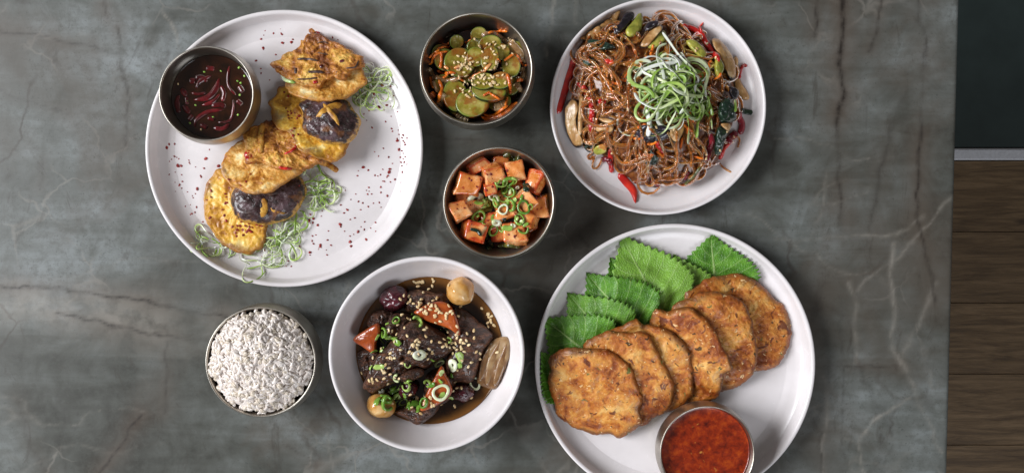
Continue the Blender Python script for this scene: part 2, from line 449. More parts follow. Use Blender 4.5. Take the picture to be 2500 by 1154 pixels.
y = 0.135; r_ = random.Random(3)
for k in range(9):
    x = -0.35 - r_.random() * .5
    while x < 1.6:
        L = .9 + r_.random() * .6
        box('plank', x, x + L - .0008, y - .127 + .0008, y, -TZ - .014, -TZ + r_.random() * .0006, MAT['wood'], fl, bev=.0006)
        x += L
    y -= .127
box('threshold_strip', -.9, 1.6, .1365, .1575, -TZ - .014, -TZ + .004, MAT['alu'], fl, bev=.003)
for i in range(4):
    for j in range(2):
        box('floor_tile', -.8 + i * .6 + .0015, -.2 + i * .6 - .0015, .159 + j * .6, .756 + j * .6, -TZ - .014, -TZ - .001, MAT['dark_tile'], fl, bev=.0015)

# ------------------------------------------------------------------ the stone table
ang = -math.atan2(0.0123, 0.4732); ca, sa = math.cos(ang), math.sin(ang)
table = thing('stone_table', (-.15, 0, -TZ), 'grey green veined stone table with straight edge above wooden floor', 'table')
def build_table():
    prof = [(0.0, -.030), (0.0, -.0035), (.0006, -.0014), (.0018, -.0004), (.0038, 0)]
    W, Hh = 1.36, 0.86; st = .0022
    def axis(L):
        i0 = np.linspace(.0038, L - .0038, int(L / st)); a = [p[0] for p in prof[:-1]]; z = [p[1] for p in prof[:-1]]
        return np.concatenate([a, i0, [L - q for q in a[::-1]]]), np.concatenate([z, np.zeros(len(i0)), z[::-1]])
    u, zu = axis(W); v, zv = axis(Hh)
    U, Vv = np.meshgrid(u, v, indexing='ij'); Z = np.minimum(zu[:, None], zv[None, :])
    lx, ly = U - W, Vv - Hh / 2
    X = .442 + lx * ca - ly * sa; Y = lx * sa + ly * ca
    xf, yf = X.ravel(), Y.ravel()
    # traced veins, photograph pixels on the table top: (points, width px, strength)
    dark = [([(-40, 70), (130, 95), (290, 128), (400, 165)], 4, .55), ([(285, 60), (300, 140), (312, 270), (308, 350)], 4, .7),
            ([(0, 218), (60, 240), (130, 272), (170, 285)], 4, .55), ([(246, -20), (258, 45)], 3, .6), ([(40, 300), (115, 400), (95, 470)], 3, .35),
            ([(-40, 686), (180, 712), (330, 738), (460, 760), (560, 770)], 5, .8), ([(140, 772), (250, 795), (380, 815), (520, 838)], 5, .8),
            ([(412, 800), (408, 900), (400, 1000)], 4, .45), ([(345, 1005), (300, 1070), (240, 1160)], 4, .7), ([(40, 980), (60, 1060), (110, 1160)], 4, .4),
            ([(290, 150), (340, 120), (380, 100)], 3, .3), ([(400, 635), (440, 650)], 3, .4), ([(1020, 330), (1100, 345), (1180, 352)], 4, .4), ([(700, 1085), (780, 1130)], 3, .35),
            ([(1348, 380), (1360, 440)], 5, .5), ([(1420, 560), (1440, 600)], 6, .5),
            ([(2048, -20), (2052, 80), (2048, 170), (2064, 225), (2040, 300), (2045, 400), (2052, 480), (2050, 560)], 8, .85),
            ([(2243, -20), (2250, 60), (2262, 130), (2250, 220), (2245, 330), (2240, 430), (2235, 530), (2250, 600), (2275, 680), (2282, 740)], 6, .7),
            ([(2157, -20), (2130, 100), (2120, 125)], 6, .65), ([(2205, 210), (2175, 330), (2140, 480), (2120, 560)], 7, .4), ([(1992, -20), (1985, 85)], 5, .6),
            ([(1880, 165), (1960, 175)], 4, .4), ([(2010, 900), (2150, 905), (2190, 893)], 4, .55), ([(2000, 700), (1985, 790)], 8, .35), ([(1915, 590), (1990, 670), (2070, 680)], 3, .3),
            ([(2010, 1060), (2005, 1180)], 6, .4), ([(1900, 250), (1890, 330)], 4, .3), ([(860, 0), (840, 30)], 3, .4)]
    light = [([(400, 30), (435, 90), (440, 125)], 3, .7), ([(1352, -20), (1346, 60), (1335, 130)], 4, .7), ([(1405, 0), (1410, 60)], 4, .35),
             ([(1900, 590), (2060, 578), (2180, 577), (2230, 545), (2250, 520)], 4, .5), ([(2090, 710), (2130, 675), (2200, 620), (2270, 540), (2320, 470)], 4, .38),
             ([(2075, 690), (2085, 800), (2086, 890)], 6, .5), ([(2180, 600), (2175, 720), (2180, 850), (2200, 890)], 6, .6), ([(2282, 690), (2250, 800), (2200, 882), (2225, 930), (2250, 980)], 7, .45),
             ([(2100, 1070), (2160, 1010), (2225, 965)], 4, .6), ([(2010, 920), (2020, 1000), (2010, 1160)], 5, .4), ([(2250, 980), (2280, 1040), (2300, 1110)], 5, .45), ([(2100, 1060), (2110, 1160)], 5, .5),
             ([(2020, 420), (2000, 520), (1980, 580)], 4, .4), ([(1890, 340), (1990, 345), (2090, 388), (2130, 386)], 3, .35), ([(0, 745), (200, 765), (520, 800)], 60, .6), ([(800, 1060), (810, 1154)], 3, .4), ([(1380, 90), (1420, 110)], 9, .25)]
    wx = xf + .009 * n2(xf, yf, 28, 5, 4, .6); wy = yf + .009 * n2(xf, yf, 28, 11, 4, .6)
    wgt = .5 + .9 * (n2(xf, yf, 22, 21, 3) + .35)
    def field(lines, kw):
        out = np.zeros(len(xf))
        for pts, w, a in lines:
            P = PXS(pts, 0); d = np.full(len(xf), 9.0)
            m = (wx > P[:, 0].min() - .03) & (wx < P[:, 0].max() + .03) & (wy > P[:, 1].min() - .03) & (wy < P[:, 1].max() + .03)
            q = np.stack([wx[m], wy[m]], -1); dm = np.full(len(q), 9.0)
            for A, B in zip(P[:-1], P[1:]):
                ab = B - A; t = np.clip(((q - A) @ ab) / (ab @ ab), 0, 1); dm = np.minimum(dm, np.linalg.norm(q - A - t[:, None] * ab, axis=1))
            d[m] = dm; ww = w * .00041 * kw
            out = np.maximum(out, a * np.clip(wgt, .25, 1.2) * np.exp(-(d / ww) ** 1.4))
        return out
    vd = field(dark, .75); vl = field(light, .9); br = field(dark, 6.5) * .8
    # loose procedural veining over the rest of the slab
    g = np.abs(n2(wx * 1.6, wy * .5, 9, 31, 4, .5)); vd = np.maximum(vd, .32 * np.exp(-(g / .012) ** 1.2) * np.clip(n2(xf, yf, 9, 41, 3) * 3, 0, 1))
    g2 = np.abs(n2(wx * .5, wy * 1.5, 10, 51, 4, .5)); vl = np.maximum(vl, .25 * np.exp(-(g2 / .012) ** 1.2) * np.clip(n2(xf, yf, 8, 61, 3) * 3, 0, 1))
    tone = .49 + .62 * n2(xf, yf, 6.5, 71, 5, .6) + .25 * n2(xf * .8, yf * 3.5, 9, 81, 4, .55)
    n, mcol = U.shape
    idx = np.arange(n * mcol).reshape(n, mcol)
    q = np.stack([idx[:-1, :-1], idx[1:, :-1], idx[1:, 1:], idx[:-1, 1:]], -1).reshape(-1, 4)
    V = np.stack([xf, yf, Z.ravel()], -1)
    F = q.tolist() + [[int(idx[0, 0]), int(idx[0, -1]), int(idx[-1, -1]), int(idx[-1, 0])]]
    mk('tabletop', V, F, MAT['stone'], table, {'vd': vd, 'vl': vl, 'tone': tone, 'brown': br})
build_table()
for sx in (-.55, .12):
    box('column', sx - .04, sx + .04, -.04, .04, -TZ + .016, -.0305, MAT['black_metal'], table)
    box('foot', sx - .05, sx + .05, -.30, .30, -TZ + .001, -TZ + .016, MAT['black_metal'], table, bev=.003)

# ------------------------------------------------------------------ crockery
def plate(px, py, rpx, label, name='dinner_plate', Hh=.0235):
    cx, cy = PX(px, py, Hh); R = S(Hh, rpx)
    q = Hh / .0235
    prof = [(0, .003), (.55 * R, .003), (.56 * R, .0003), (.60 * R, .0003), (.62 * R, .004), (.88 * R, .007), (.95 * R, .0115), (.982 * R, .0165), (.997 * R, .0205 * q), (R, .0220 * q), (.997 * R, .0230 * q),
            (.988 * R, .0235 * q), (.976 * R, .0231 * q), (.968 * R, .0218 * q), (.963 * R, .0195 * q), (.953 * R, .0145), (.938 * R, .0100), (.915 * R, .0076), (.88 * R, .0066), (.80 * R, .0063), (.4 * R, .0061), (0, .006)]
    V, F = lathe(prof, 160, cx, cy)
    a = np.arctan2(V[:, 1] - cy, V[:, 0] - cx); V[:, :2] = np.array([cx, cy]) + (V[:, :2] - [cx, cy]) * (1 + .0018 * np.sin(2 * a + px))[:, None]
    mk(name, V, F, MAT['ceramic'], label=label, cat='plate')
    radial_H(cx, cy, [(p[0], p[1]) for p in prof[:11:-1]] + [(R, .022 * q)])
    return cx, cy, R
def steel_bowl(px, py, rpx, Hh, base, label, name='steel_bowl'):
    cx, cy = PX(px, py, base + Hh); R = S(base + Hh, rpx); q = Hh / .055
    po = [(0, .003), (.52 * R, .003), (.53 * R, 0.0003), (.58 * R, .0003), (.62 * R, .003), (.84 * R, .010 * q), (.97 * R, .019 * q), (1.035 * R, .029 * q), (1.045 * R, .036 * q), (1.03 * R, .044 * q), (1.005 * R, .051 * q), (R, Hh - .0015), (.998 * R, Hh - .0005),
          (.990 * R, Hh), (.975 * R, Hh - .0002), (.962 * R, Hh - .0010), (.954 * R, Hh - .003), (.945 * R, Hh - .008), (.915 * R, Hh - .016), (.865 * R, Hh - .025), (.77 * R, .018 * q), (.6 * R, .011 * q), (.3 * R, .008 * q), (0, .007 * q)]
    V, F = lathe(po, 128, cx, cy, base)
    mk(name, V, F, MAT['steel'], label=label, cat='bowl')
    return cx, cy, R, base + Hh
p1 = plate(693, 362, 339, 'large white plate holding fried fritters and dark dipping sauce')
p2 = plate(1607, 259, 265, 'white plate piled with glass noodles and vegetables')
p3 = plate(1648.5, 888, 342.5, 'large white plate holding six pancakes, green leaves and red sauce')
b_dip = steel_bowl(503.5, 228.5, 116, .045, .0062, 'small steel bowl of dark chili soy sauce on the fritter plate')
b_sau = steel_bowl(1727, 1106, 116, .043, .0062, 'small steel bowl of red orange sauce on the pancake plate')
b_cuc = steel_bowl(1163, 168, 138, .055, 0, 'steel bowl of cucumber and carrot salad with sesame')
b_kim = steel_bowl(1218, 494, 136, .055, 0, 'steel bowl of cubed radish kimchi topped with scallion')
b_ric = steel_bowl(636, 883, 135, .057, 0, 'steel bowl heaped with white barley rice')
SB = .060; scx, scy = PX(1041, 865, SB); SR = S(SB, 240)
sprof = [(0, .004), (.45 * SR, .004), (.46 * SR, .0003), (.52 * SR, .0003), (.54 * SR, .006), (.76 * SR, .018), (.91 * SR, .036), (.985 * SR, .054), (SR, .0575), (.996 * SR, .0592), (.985 * SR, .060), (.968 * SR, .0598), (.955 * SR, .0585),
         (.945 * SR, .056), (.905 * SR, .046), (.84 * SR, .034), (.74 * SR, .022), (.6 * SR, .014), (.4 * SR, .011), (0, .010)]
V, F = lathe(sprof, 144, scx, scy)
mk('stew_bowl', V, F, MAT['ceramic'], label='deep white ceramic bowl holding braised beef stew', cat='bowl')

def liquid(name, cx, cy, r, z0, z1, mat, label, cat, wob=0.0, seed=0):
    prof = [(0, z0), (r * .55, z0), (r * .9, (z0 + z1) * .5), (r, z1 + .0009), (r * .99, z1 + .0004), (r * .965, z1), (r * .8, z1)] + [(r * q, z1) for q in (.6, .4, .2)] + [(0, z1)]
    V, F = lathe(prof, 96, cx, cy)
    if wob:
        tm = V[:, 2] > z1 - .0003; V[:, 2] += np.where(tm, wob * n2(V[:, 0], V[:, 1], 120, seed, 3), 0)
    o = mk(name, V, F, mat, attrs={'t': np.hypot(V[:, 0] - cx, V[:, 1] - cy) / r}, label=label, cat=cat)
    radial_H(cx, cy, [(0, z1), (r, z1)], True)
    return o

# ------------------------------------------------------------------ food materials
MAT['pancake'] = m_fried('pan_fried_pancake', ['#7a380f', '#a96224', '#c4863c', '#d4a660'], '#5a2409', .82, spots=((150, .66, '#33240f'), (120, .68, '#55602a'), (260, .66, '#dcbb88'), (75, .64, '#5e260c')), edge_amt=.85, scale=70)
MAT['zucchini_fried'] = m_fried('egg_battered_zucchini', ['#96601a', '#c8942e', '#dab250', '#e8d290'], '#824a16', .78, spots=((130, .70, '#e0cf8a'), (110, .69, '#8b5a22')), edge_amt=.9, scale=85, bump=.0005)
MAT['round_fried'] = m_fried('golden_fritter', ['#95591c', '#c28a3a', '#dab066', '#efdaa8'], '#8c5018', .82, spots=((140, .69, '#e6cf98'),), edge_amt=.8, scale=110, bump=.0006)
MAT['mixed_fried'] = m_fried('vegetable_fritter', ['#6a3612', '#a46626', '#c68e3a', '#dab45e'], '#84421a', .84, spots=((120, .70, '#8c3a20'), (170, .70, '#4c3324')), edge_amt=.55, scale=85, bump=.0012)
def m_cap():
    m = Mat('fried_mushroom_cap'); t = m.attr('t'); n = m.noise(110, 5, .65, .6); f = m.noise(420, 4)
    base = m.ramp(n, [(.36, C('#1c0f0e', 1.1)), (.5, C('#3c2727', 1.1)), (.64, C('#604a4e', 1.1))]); base = m.mix(m.rng(m.noise(75, 4), .54, .66, 0, .7), base, C('#7a4a20', 1.1))
    e = m.math('ADD', t, m.math('MULTIPLY', m.math('SUBTRACT', n, .5), .5)); base = m.mix(m.rng(e, .90, .99), base, C('#b98a3c', 1.2))
    m.bump(n, .0022, .8); m.bump(f, .0010, .7); return m.done(base, m.rng(f, .3, .7, .22, .45), coat=.4, coatr=.08)
MAT['cap'] = m_cap()
MAT['batter'] = m_veg('yellow_batter', ['#7a4a1a', '#b07c2c', '#c89a44'], 110, .4, .1, .2, .0020)
MAT['chili_red'] = m_veg('red_pepper_flesh', ['#7d1512', '#a81c18', '#c43322'], 60, .22, .15, .6, .0004)
MAT['chili_dark'] = m_veg('dark_red_chili', ['#2a0606', '#4a0d10', '#6c181c'], 70, .2, .15, .6, .0004)
MAT['flake'] = m_veg('dried_chili_flake', ['#4e0c0c', '#7d1714', '#96261c'], 500, .5, 0, .1, .0003)
MAT['purple_bit'] = m_veg('browned_scallion', ['#2a1c1e', '#43302c', '#5e4a38'], 200, .4, 0, .2)
def m_leaf():
    m = Mat('perilla_leaf'); s, x = m.attr('s'), m.attr('x'); ax = m.math('ABSOLUTE', x)
    n = m.noise(90, 4); r = m.rand()
    base = m.ramp(n, [(.3, C('#386018', 1.15)), (.55, C('#508222', 1.15)), (.75, C('#6c9c34', 1.15))])
    base = m.mix(m.rng(m.attr('lt'), 0, 1, 0, .55), base, C('#94be50', 1.15))
    mid = m.rng(ax, .012, .045, 1, 0)
    ph = m.math('FRACT', m.math('MULTIPLY', m.math('SUBTRACT', s, m.math('MULTIPLY', ax, .22)), 8.0)); dd = m.math('ABSOLUTE', m.math('SUBTRACT', ph, .5)); lat = m.rng(dd, .0, .07, 1, 0)
    vein = m.math('MAXIMUM', mid, m.math('MULTIPLY', lat, .55))
    base = m.mix(m.math('MULTIPLY', vein, .7), base, C('#a4c078', 1.1))
    web = m.voro(420, 'DISTANCE_TO_EDGE'); m.bump(m.rng(web, 0, .25), .0004, .7); m.bump(vein, .0006, .5)
    return m.done(base, .42, sss=.12, sssr=(.002, .004, .001), coat=.08, coatr=.4)
MAT['leaf'] = m_leaf()
def m_sauce():
    m = Mat('red_chili_sauce'); n = m.noise(110, 5, .7, .2); f = m.noise(320, 4)
    base = m.ramp(n, [(.30, C('#480b02', 1.0)), (.52, C('#862605', 1.05)), (.72, C('#ab470d', 1.05))])
    base = m.mix(m.rng(m.noise(150, 2, .5, .6), .68, .74, 0, .7), base, C('#c98a3e')); base = m.mix(m.rng(f, .62, .7, 0, .4), base, C('#5c0d05'))
    m.bump(f, .0005, .5); return m.done(base, .3, coat=.5, coatr=.12)
MAT['red_sauce'] = m_sauce()
MAT['soy'] = m_veg('dark_soy_liquid', ['#170a04', '#241006', '#33180a'], 60, .08, 0, .6, .0001)
def m_broth():
    m = Mat('brown_braising_broth'); n = m.noise(40, 4); base = m.ramp(n, [(.35, C('#1a0d05')), (.65, C('#37200e'))])
    e = m.math('ADD', m.attr('t'), m.math('MULTIPLY', m.math('SUBTRACT', m.noise(70, 4), .5), .12)); base = m.mix(m.rng(e, .84, 1.0, 0, .9), base, C('#7d5226'))
    return m.done(base, .1, coat=.4, coatr=.04)
MAT['broth'] = m_broth()
MAT['brine'] = m_veg('red_brown_brine', ['#1c0a05', '#31120a', '#40190b'], 90, .15, 0, .5, .0003)

# ------------------------------------------------------------------ plate of pancakes: perilla leaves
def leaf(tip, base, wpx, label, layer, lt=0.0, skew=0.0, arch=.004, seed=0, h=.012):
    tip = np.array(PX(*tip, h)); base = np.array(PX(*base, h)); ax = tip - base; L = np.linalg.norm(ax); ax /= L; sd = np.array([ax[1], -ax[0]]); W = S(h, wpx) / 2 * 1.12
    ns, nx = 88, 24; V = []; aS = []; aX = []
    for i in range(ns + 1):
        s = i / ns; w = W * (min(1, s / .34) ** .55 if s < .34 else max(0, (1 - s) / .66) ** .98 * (1 + .30 * math.sin(PI * (s - .34) / .66))); w = max(w, .0004)
        ser = 1 + .12 * (2 * abs(((s * 19 + .25) % 1) - .5) ** .8 - .5) * (1 if .04 < s < .985 else 0)
        for j in range(nx + 1):
            x = -1 + 2 * j / nx; ss = s + .05 * abs(x) * (1 - s) - .02
            e = abs(x) ** 6; ww = w * (1 + (ser - 1) * e)
            p = base + ax * (L * (s + .035 * abs(x) * (ser - 1) * 6 * e)) + sd * (x * ww + skew * W * math.sin(PI * s))
            ph = ((s - .22 * abs(x)) * 8) % 1; pk = .0011 * math.sin(PI * ph) * (1 - e) * min(1, abs(x) * 4) * (1 - s * .6)
            z = pk + .0022 * abs(x) * (1 - s * .5) + arch * math.sin(PI * s) + .0012 * math.sin(9 * s + seed + 3 * x) * abs(x)
            V.append((p[0], p[1], z)); aS.append(s); aX.append(x)
    V = np.array(V); bl = np.maximum(blurH(4)[cell(V[:, 0], V[:, 1])], Hat(V[:, 0], V[:, 1]) * .6); V[:, 2] += bl + .0008
    F = []
    for i in range(ns):
        for j in range(nx): a = i * (nx + 1) + j; F.append((a, a + 1, a + nx + 2, a + nx + 1))
    n = len(V); Vb = V.copy(); Vb[:, 2] -= .0004
    F2 = F + [tuple(n + q for q in f[::-1]) for f in F]
    bd = [j for j in range(nx + 1)] + [i * (nx + 1) + nx for i in range(1, ns + 1)] + [ns * (nx + 1) + j for j in range(nx - 1, -1, -1)] + [i * (nx + 1) for i in range(ns - 1, 0, -1)]
    for a, b in zip(bd, bd[1:] + bd[:1]): F2.append((b, a, n + a, n + b))
    mk('perilla_leaf', np.vstack([V, Vb]), F2, MAT['leaf'], attrs={'s': aS + aS, 'x': aX + aX, 'lt': [lt] * (2 * n)}, label=label, cat='leaf', group='green leaves fanned under the pancakes')
    rasterize(V, F, 3)
leaf((1736, 571), (1752, 750), 190, 'dark green serrated leaf standing apart beside the largest browned pancake', 0, 0, seed=1)
leaf((1646, 620), (1698, 800), 160, 'light green serrated leaf half shaded under the biggest pale leaf', 1, .75, seed=2, arch=.005)
leaf((1490, 628), (1590, 800), 150, 'green serrated leaf mostly covered by the biggest pale leaf', 2, .1, seed=3)
leaf((1517, 573), (1632, 800), 190, 'biggest pale green serrated leaf with clear midrib', 3, .7, seed=4, arch=.006)
leaf((1432, 665), (1572, 835), 180, 'dark green serrated leaf overlapping the biggest pale leaf', 4, .0, seed=5, arch=.006)
leaf((1385, 714), (1520, 870), 165, 'mid green serrated leaf between two darker ones', 5, .3, seed=6, arch=.006)
leaf((1326, 777), (1490, 900), 175, 'green serrated leaf reaching the plate rim above the frontmost pancake', 6, .12, seed=7, arch=.007)
leaf((1319, 856), (1420, 985), 110, 'green leaf tucked under the frontmost pancake at the rim', 7, .05, seed=8)
leaf((1846, 905), (1740, 860), 60, 'leaf tip peeking out from below the overlapping pancakes', 8, .1, seed=9)

# pancakes
Z7 = lambda p: zp(1300, 560, 2.886, p)
Z8 = lambda p: zp(1320, 760, 2.93, p)
PC = [
 ([(1668, 712), (1700, 692), (1730, 678), (1780, 668), (1832, 676), (1868, 700), (1890, 728), (1917, 748), (1936, 795), (1932, 842), (1912, 880), (1880, 900), (1845, 908), (1790, 905), (1730, 880), (1690, 830), (1665, 770)], 'broad ragged pancake at the far end, uncovered on its outer side'),
 (Z7([(985, 530), (1030, 490), (1100, 468), (1170, 432), (1290, 430), (1400, 470), (1475, 515), (1522, 600), (1552, 720), (1576, 830), (1570, 970), (1545, 1040), (1500, 1085), (1420, 1125), (1330, 1150), (1200, 1130), (1090, 1040), (1010, 900), (965, 740), (955, 610)]), 'brown pancake lying on the broad ragged one'),
 (Z7([(835, 605), (855, 565), (885, 548), (950, 572), (1010, 538), (1085, 540), (1140, 578), (1205, 620), (1255, 690), (1300, 770), (1342, 850), (1392, 940), (1392, 985), (1345, 1015), (1335, 1090), (1325, 1150), (1300, 1205), (1190, 1235), (1085, 1232), (980, 1180), (880, 1060), (830, 900), (815, 740)]), 'pancake with a dark charred upper edge in mid row'),
 (Z8([(470, 150), (520, 118), (580, 88), (622, 55), (680, 52), (722, 80), (800, 90), (930, 140), (1020, 220), (1065, 300), (1085, 450), (1100, 560), (1062, 640), (1010, 695), (920, 738), (840, 745), (700, 720), (560, 640), (470, 500), (430, 340), (430, 220)]), 'reddish pancake showing only a narrow crescent'),
 (Z8([(300, 280), (312, 225), (345, 185), (420, 148), (475, 132), (600, 135), (722, 142), (780, 182), (830, 270), (890, 380), (932, 450), (956, 600), (922, 700), (878, 742), (812, 768), (770, 822), (690, 830), (560, 810), (440, 740), (350, 620), (290, 470), (280, 350)]), 'pancake with a dark scorch mark beside the frontmost one'),
 (Z8([(180, 250), (280, 248), (420, 255), (482, 265), (560, 320), (640, 380), (680, 460), (700, 560), (722, 605), (710, 690), (716, 790), (672, 850), (622, 898), (560, 918), (500, 888), (400, 905), (320, 872), (250, 852), (150, 790), (108, 735), (100, 650), (62, 560), (48, 500), (60, 420), (62, 340), (120, 285)]), 'frontmost round golden pancake, wholly uncovered'),
]
hg = [.014, .02, .025, .025, .025, .024]
for i, (pts, lab) in enumerate(PC):
    V, F, at, bt = slab(PXS(pts, hg[i]), .0076, 160, 40, dome=.0016, edge=.14, lump=.0028, lfreq=60, fine=.0011, ffreq=340, rag=.06, seed=20 + i, under=.25)
    V = drop(V, bt, .42, .95, .0012, .30)
    mk('pancake', V, F, MAT['pancake'], attrs=at, label=lab, cat='pancake', group='pancakes fanned out on the plate', raster=True, k=4)
cx, cy, R, zt = b_sau
liquid('chili_sauce', cx, cy, R * .936, .018, zt - .009, MAT['red_sauce'], 'red orange chili sauce filling the steel bowl by the pancakes', 'sauce', .0004, 3)

# ------------------------------------------------------------------ shredded scallion ribbons
def m_shred():
    m = Mat('shredded_scallion'); s = m.attr('s'); w = m.attr('w'); n = m.noise(300, 3, vec=m.scaled((1, 1, 1)))
    e = m.math('ADD', s, m.math('MULTIPLY', m.math('SUBTRACT', n, .5), .3))
    base = m.ramp(m.math('ADD', e, w), [(.22, C('#e8eadf', 1.15)), (.55, C('#cfdca4', 1.15)), (.85, C('#a3bd60', 1.1)), (1.0, C('#809f42', 1.1))])
    base = m.mix(m.math('MULTIPLY', m.rand(), .4), base, C('#6a8c38', 1.05))
    return m.done(base, .28, sss=.2, sssr=(.002, .003, .001), coat=.35, coatr=.15)
MAT['shred'] = m_shred()
def shred_path(cx, cy, rad, n=26, loops=1.0, rs=None, zf=None, lift=.003, length=None):
    rs = rs or random
    a = rs.random() * 2 * PI; x = cx + (rs.random() - .5) * rad * 1.4; y = cy + (rs.random() - .5) * rad * 1.4
    L = (length or rad * (1.6 + 2.2 * rs.random())); ds = L / n; kap = (rs.random() - .5) * 2 * loops * 2 * PI / L; k2 = (rs.random() - .5) * 3 / L; P = []; ph = rs.random() * 6
    for i in range(n):
        P.append((x, y)); a += (kap + k2 * math.sin(i * .4 + ph) * 3) * ds; dx, dy = cx - x, cy - y; d = math.hypot(dx, dy)
        if d > rad * 1.15:
            ta = math.atan2(dy, dx); da = (ta - a + PI) % (2 * PI) - PI; a += max(-.35, min(.35, da)) * .8
        x += math.cos(a) * ds; y += math.sin(a) * ds
    P = np.array(P); z = np.array([zf(p[0], p[1]) for p in P]); z = np.convolve(np.pad(z, 4, 'edge'), np.ones(9) / 9, 'valid')
    z = z + lift * (.5 + .5 * np.sin(np.linspace(0, 5 + 3 * rs.random(), n) + ph)) * rs.random() + .0009
    return np.column_stack([P, z])
def shred(parent, path, w, green, seed, name='scallion_shred'):
    rs = random.Random(seed); m = len(path)
    tw = rs.gauss(0, .8) + np.cumsum(np.full(m, rs.gauss(0, .02))) + .5 * np.sin(np.linspace(0, 4, m) + rs.random() * 6)
    V, F, at = tube(path, w / 2, .00018, 6, twist=tw, taper=.12); at['w'] = np.full(len(V), green); at.pop('x')
    if rs.random() < .5: at['s'] = 1 - at['s']
    return mk(name, V, F, MAT['shred'], parent, at)
plate_z = .0062
rs = random.Random(5)
sc1 = [((905, 215), 34, 26, .55, 'pale green scallion shreds spilling out beside the top fritter wedge'), ((770, 465), 34, 22, .75, 'green scallion shreds poking out beside the lower mushroom and pepper fritter'),
       ((690, 575), 32, 22, .65, 'green scallion shreds heaped right of the lowest battered zucchini slice'), ((520, 590), 26, 10, .5, 'thin scallion shreds on the rim side of the lowest zucchini slice'), ((632, 632), 32, 10, .5, 'long scallion shreds trailing below the lowest zucchini slice')]
for (c, r, n, g, lab) in [(a, b, int(c_ * 1.4), d, e) for a, b, c_, d, e in sc1]:
    x0, y0 = PX(c[0], c[1], .01); t = thing('scallion_shreds', (x0, y0, plate_z), lab, 'scallion', 'scallion shreds under the fritters'); R = S(.01, r)
    for k in range(n):
        P = shred_path(x0, y0, R * (1.5 if k % 3 == 0 else 1.0), 26, .26, rs, lambda x, y: max(plate_z, Hat(x, y)) + rs.random() * .003, .005, R * (1.6 + 2.2 * rs.random())); shred(t, P, .0009 + .0014 * rs.random(), g * (.3 + .8 * rs.random()) - .25, 1000 + k + c[0])

# ------------------------------------------------------------------ plate of fritters
Za = lambda p: zp(620, 30, 5.018, p)
Zb = lambda p: zp(480, 400, 3.98, p)
Zc = lambda p: zp(560, 200, 5.244, p)
f1 = Zb([(205, 50), (140, 118), (78, 230), (65, 400), (85, 550), (150, 660), (200, 740), (290, 810), (400, 868), (520, 872), (620, 830), (662, 760), (678, 640), (690, 500), (640, 300), (500, 130), (350, 50)])
f2 = Zb([(345, 232), (333, 380), (360, 480), (425, 558), (520, 577), (690, 592), (800, 562), (900, 522), (980, 432), (1040, 305), (1052, 230), (1005, 140), (930, 100), (700, 90), (450, 150)])
f3 = zp(0, 0, 1, [(535, 395), (545, 368), (572, 343), (610, 330), (660, 340), (710, 380), (735, 415), (718, 432), (690, 452), (668, 468), (640, 474), (610, 475), (587, 462), (565, 455), (552, 440), (538, 422)])
f4 = Zc([(108, 660), (175, 605), (200, 540), (330, 512), (380, 470), (470, 448), (600, 440), (800, 560), (1000, 760), (1130, 920), (1150, 1010), (1080, 1065), (950, 1132), (850, 1112), (640, 1135), (520, 1085), (420, 1042), (330, 1012), (215, 1050), (180, 920), (140, 760)])
f5 = Zc([(565, 15), (530, 100), (480, 170), (413, 232), (460, 290), (470, 390), (540, 520), (600, 600), (730, 640), (820, 770), (900, 880), (1030, 942), (1200, 1002), (1350, 1022), (1450, 925), (1482, 850), (1500, 700), (1420, 400), (1200, 130), (900, 0)])
f6 = Zc([(872, 200), (820, 262), (880, 380), (888, 560), (950, 642), (1080, 732), (1180, 772), (1350, 782), (1500, 762), (1572, 680), (1622, 560), (1642, 480), (1602, 390), (1540, 325), (1450, 190), (1250, 120), (1000, 130)])
f7 = Za([(330, 850), (378, 960), (520, 1030), (640, 1060), (780, 1087), (940, 1072), (1120, 1030), (1250, 922), (1342, 832), (1322, 740), (1275, 630), (1150, 520), (900, 470), (600, 520), (400, 650)])
f8 = Za([(560, 190), (620, 185), (735, 185), (850, 250), (1000, 330), (1110, 388), (1240, 470), (1300, 510), (1312, 590), (1262, 640), (1140, 700), (1062, 800), (1000, 802), (955, 760), (860, 800), (772, 890), (660, 892), (540, 882), (440, 852), (360, 852), (318, 790), (262, 715), (205, 690), (140, 620), (150, 560), (230, 530), (320, 450), (430, 390), (500, 290)])
FR = [(f1, 'zucchini_fritter', 'zucchini_fried', .0095, .012, 'battered zucchini slice strewn with chili flakes, lowest of the row'), (f2, 'mushroom_fritter', 'cap', .011, .02, 'glossy dark mushroom fritter under the round golden one'),
      (f3, 'round_fritter', 'round_fried', .010, .028, 'crisp golden round fritter leaning on the lower dark mushroom'), (f4, 'pepper_fritter', 'mixed_fried', .013, .034, 'folded yellow fritter with red pepper strips sticking out'),
      (f5, 'zucchini_fritter', 'zucchini_fried', .0075, .034, 'broad yellow zucchini fritter with green rind, beneath the mushroom with a cross'), (f6, 'mushroom_fritter', 'cap', .011, .042, 'glossy dark mushroom fritter with a yellow cross cut'),
      (f7, 'round_fritter', 'round_fried', .0085, .038, 'smooth golden round fritter below the wedge'), (f8, 'wedge_fritter', 'mixed_fried', .009, .044, 'wedge shaped brown vegetable fritter on top of the row')]
fobj = []
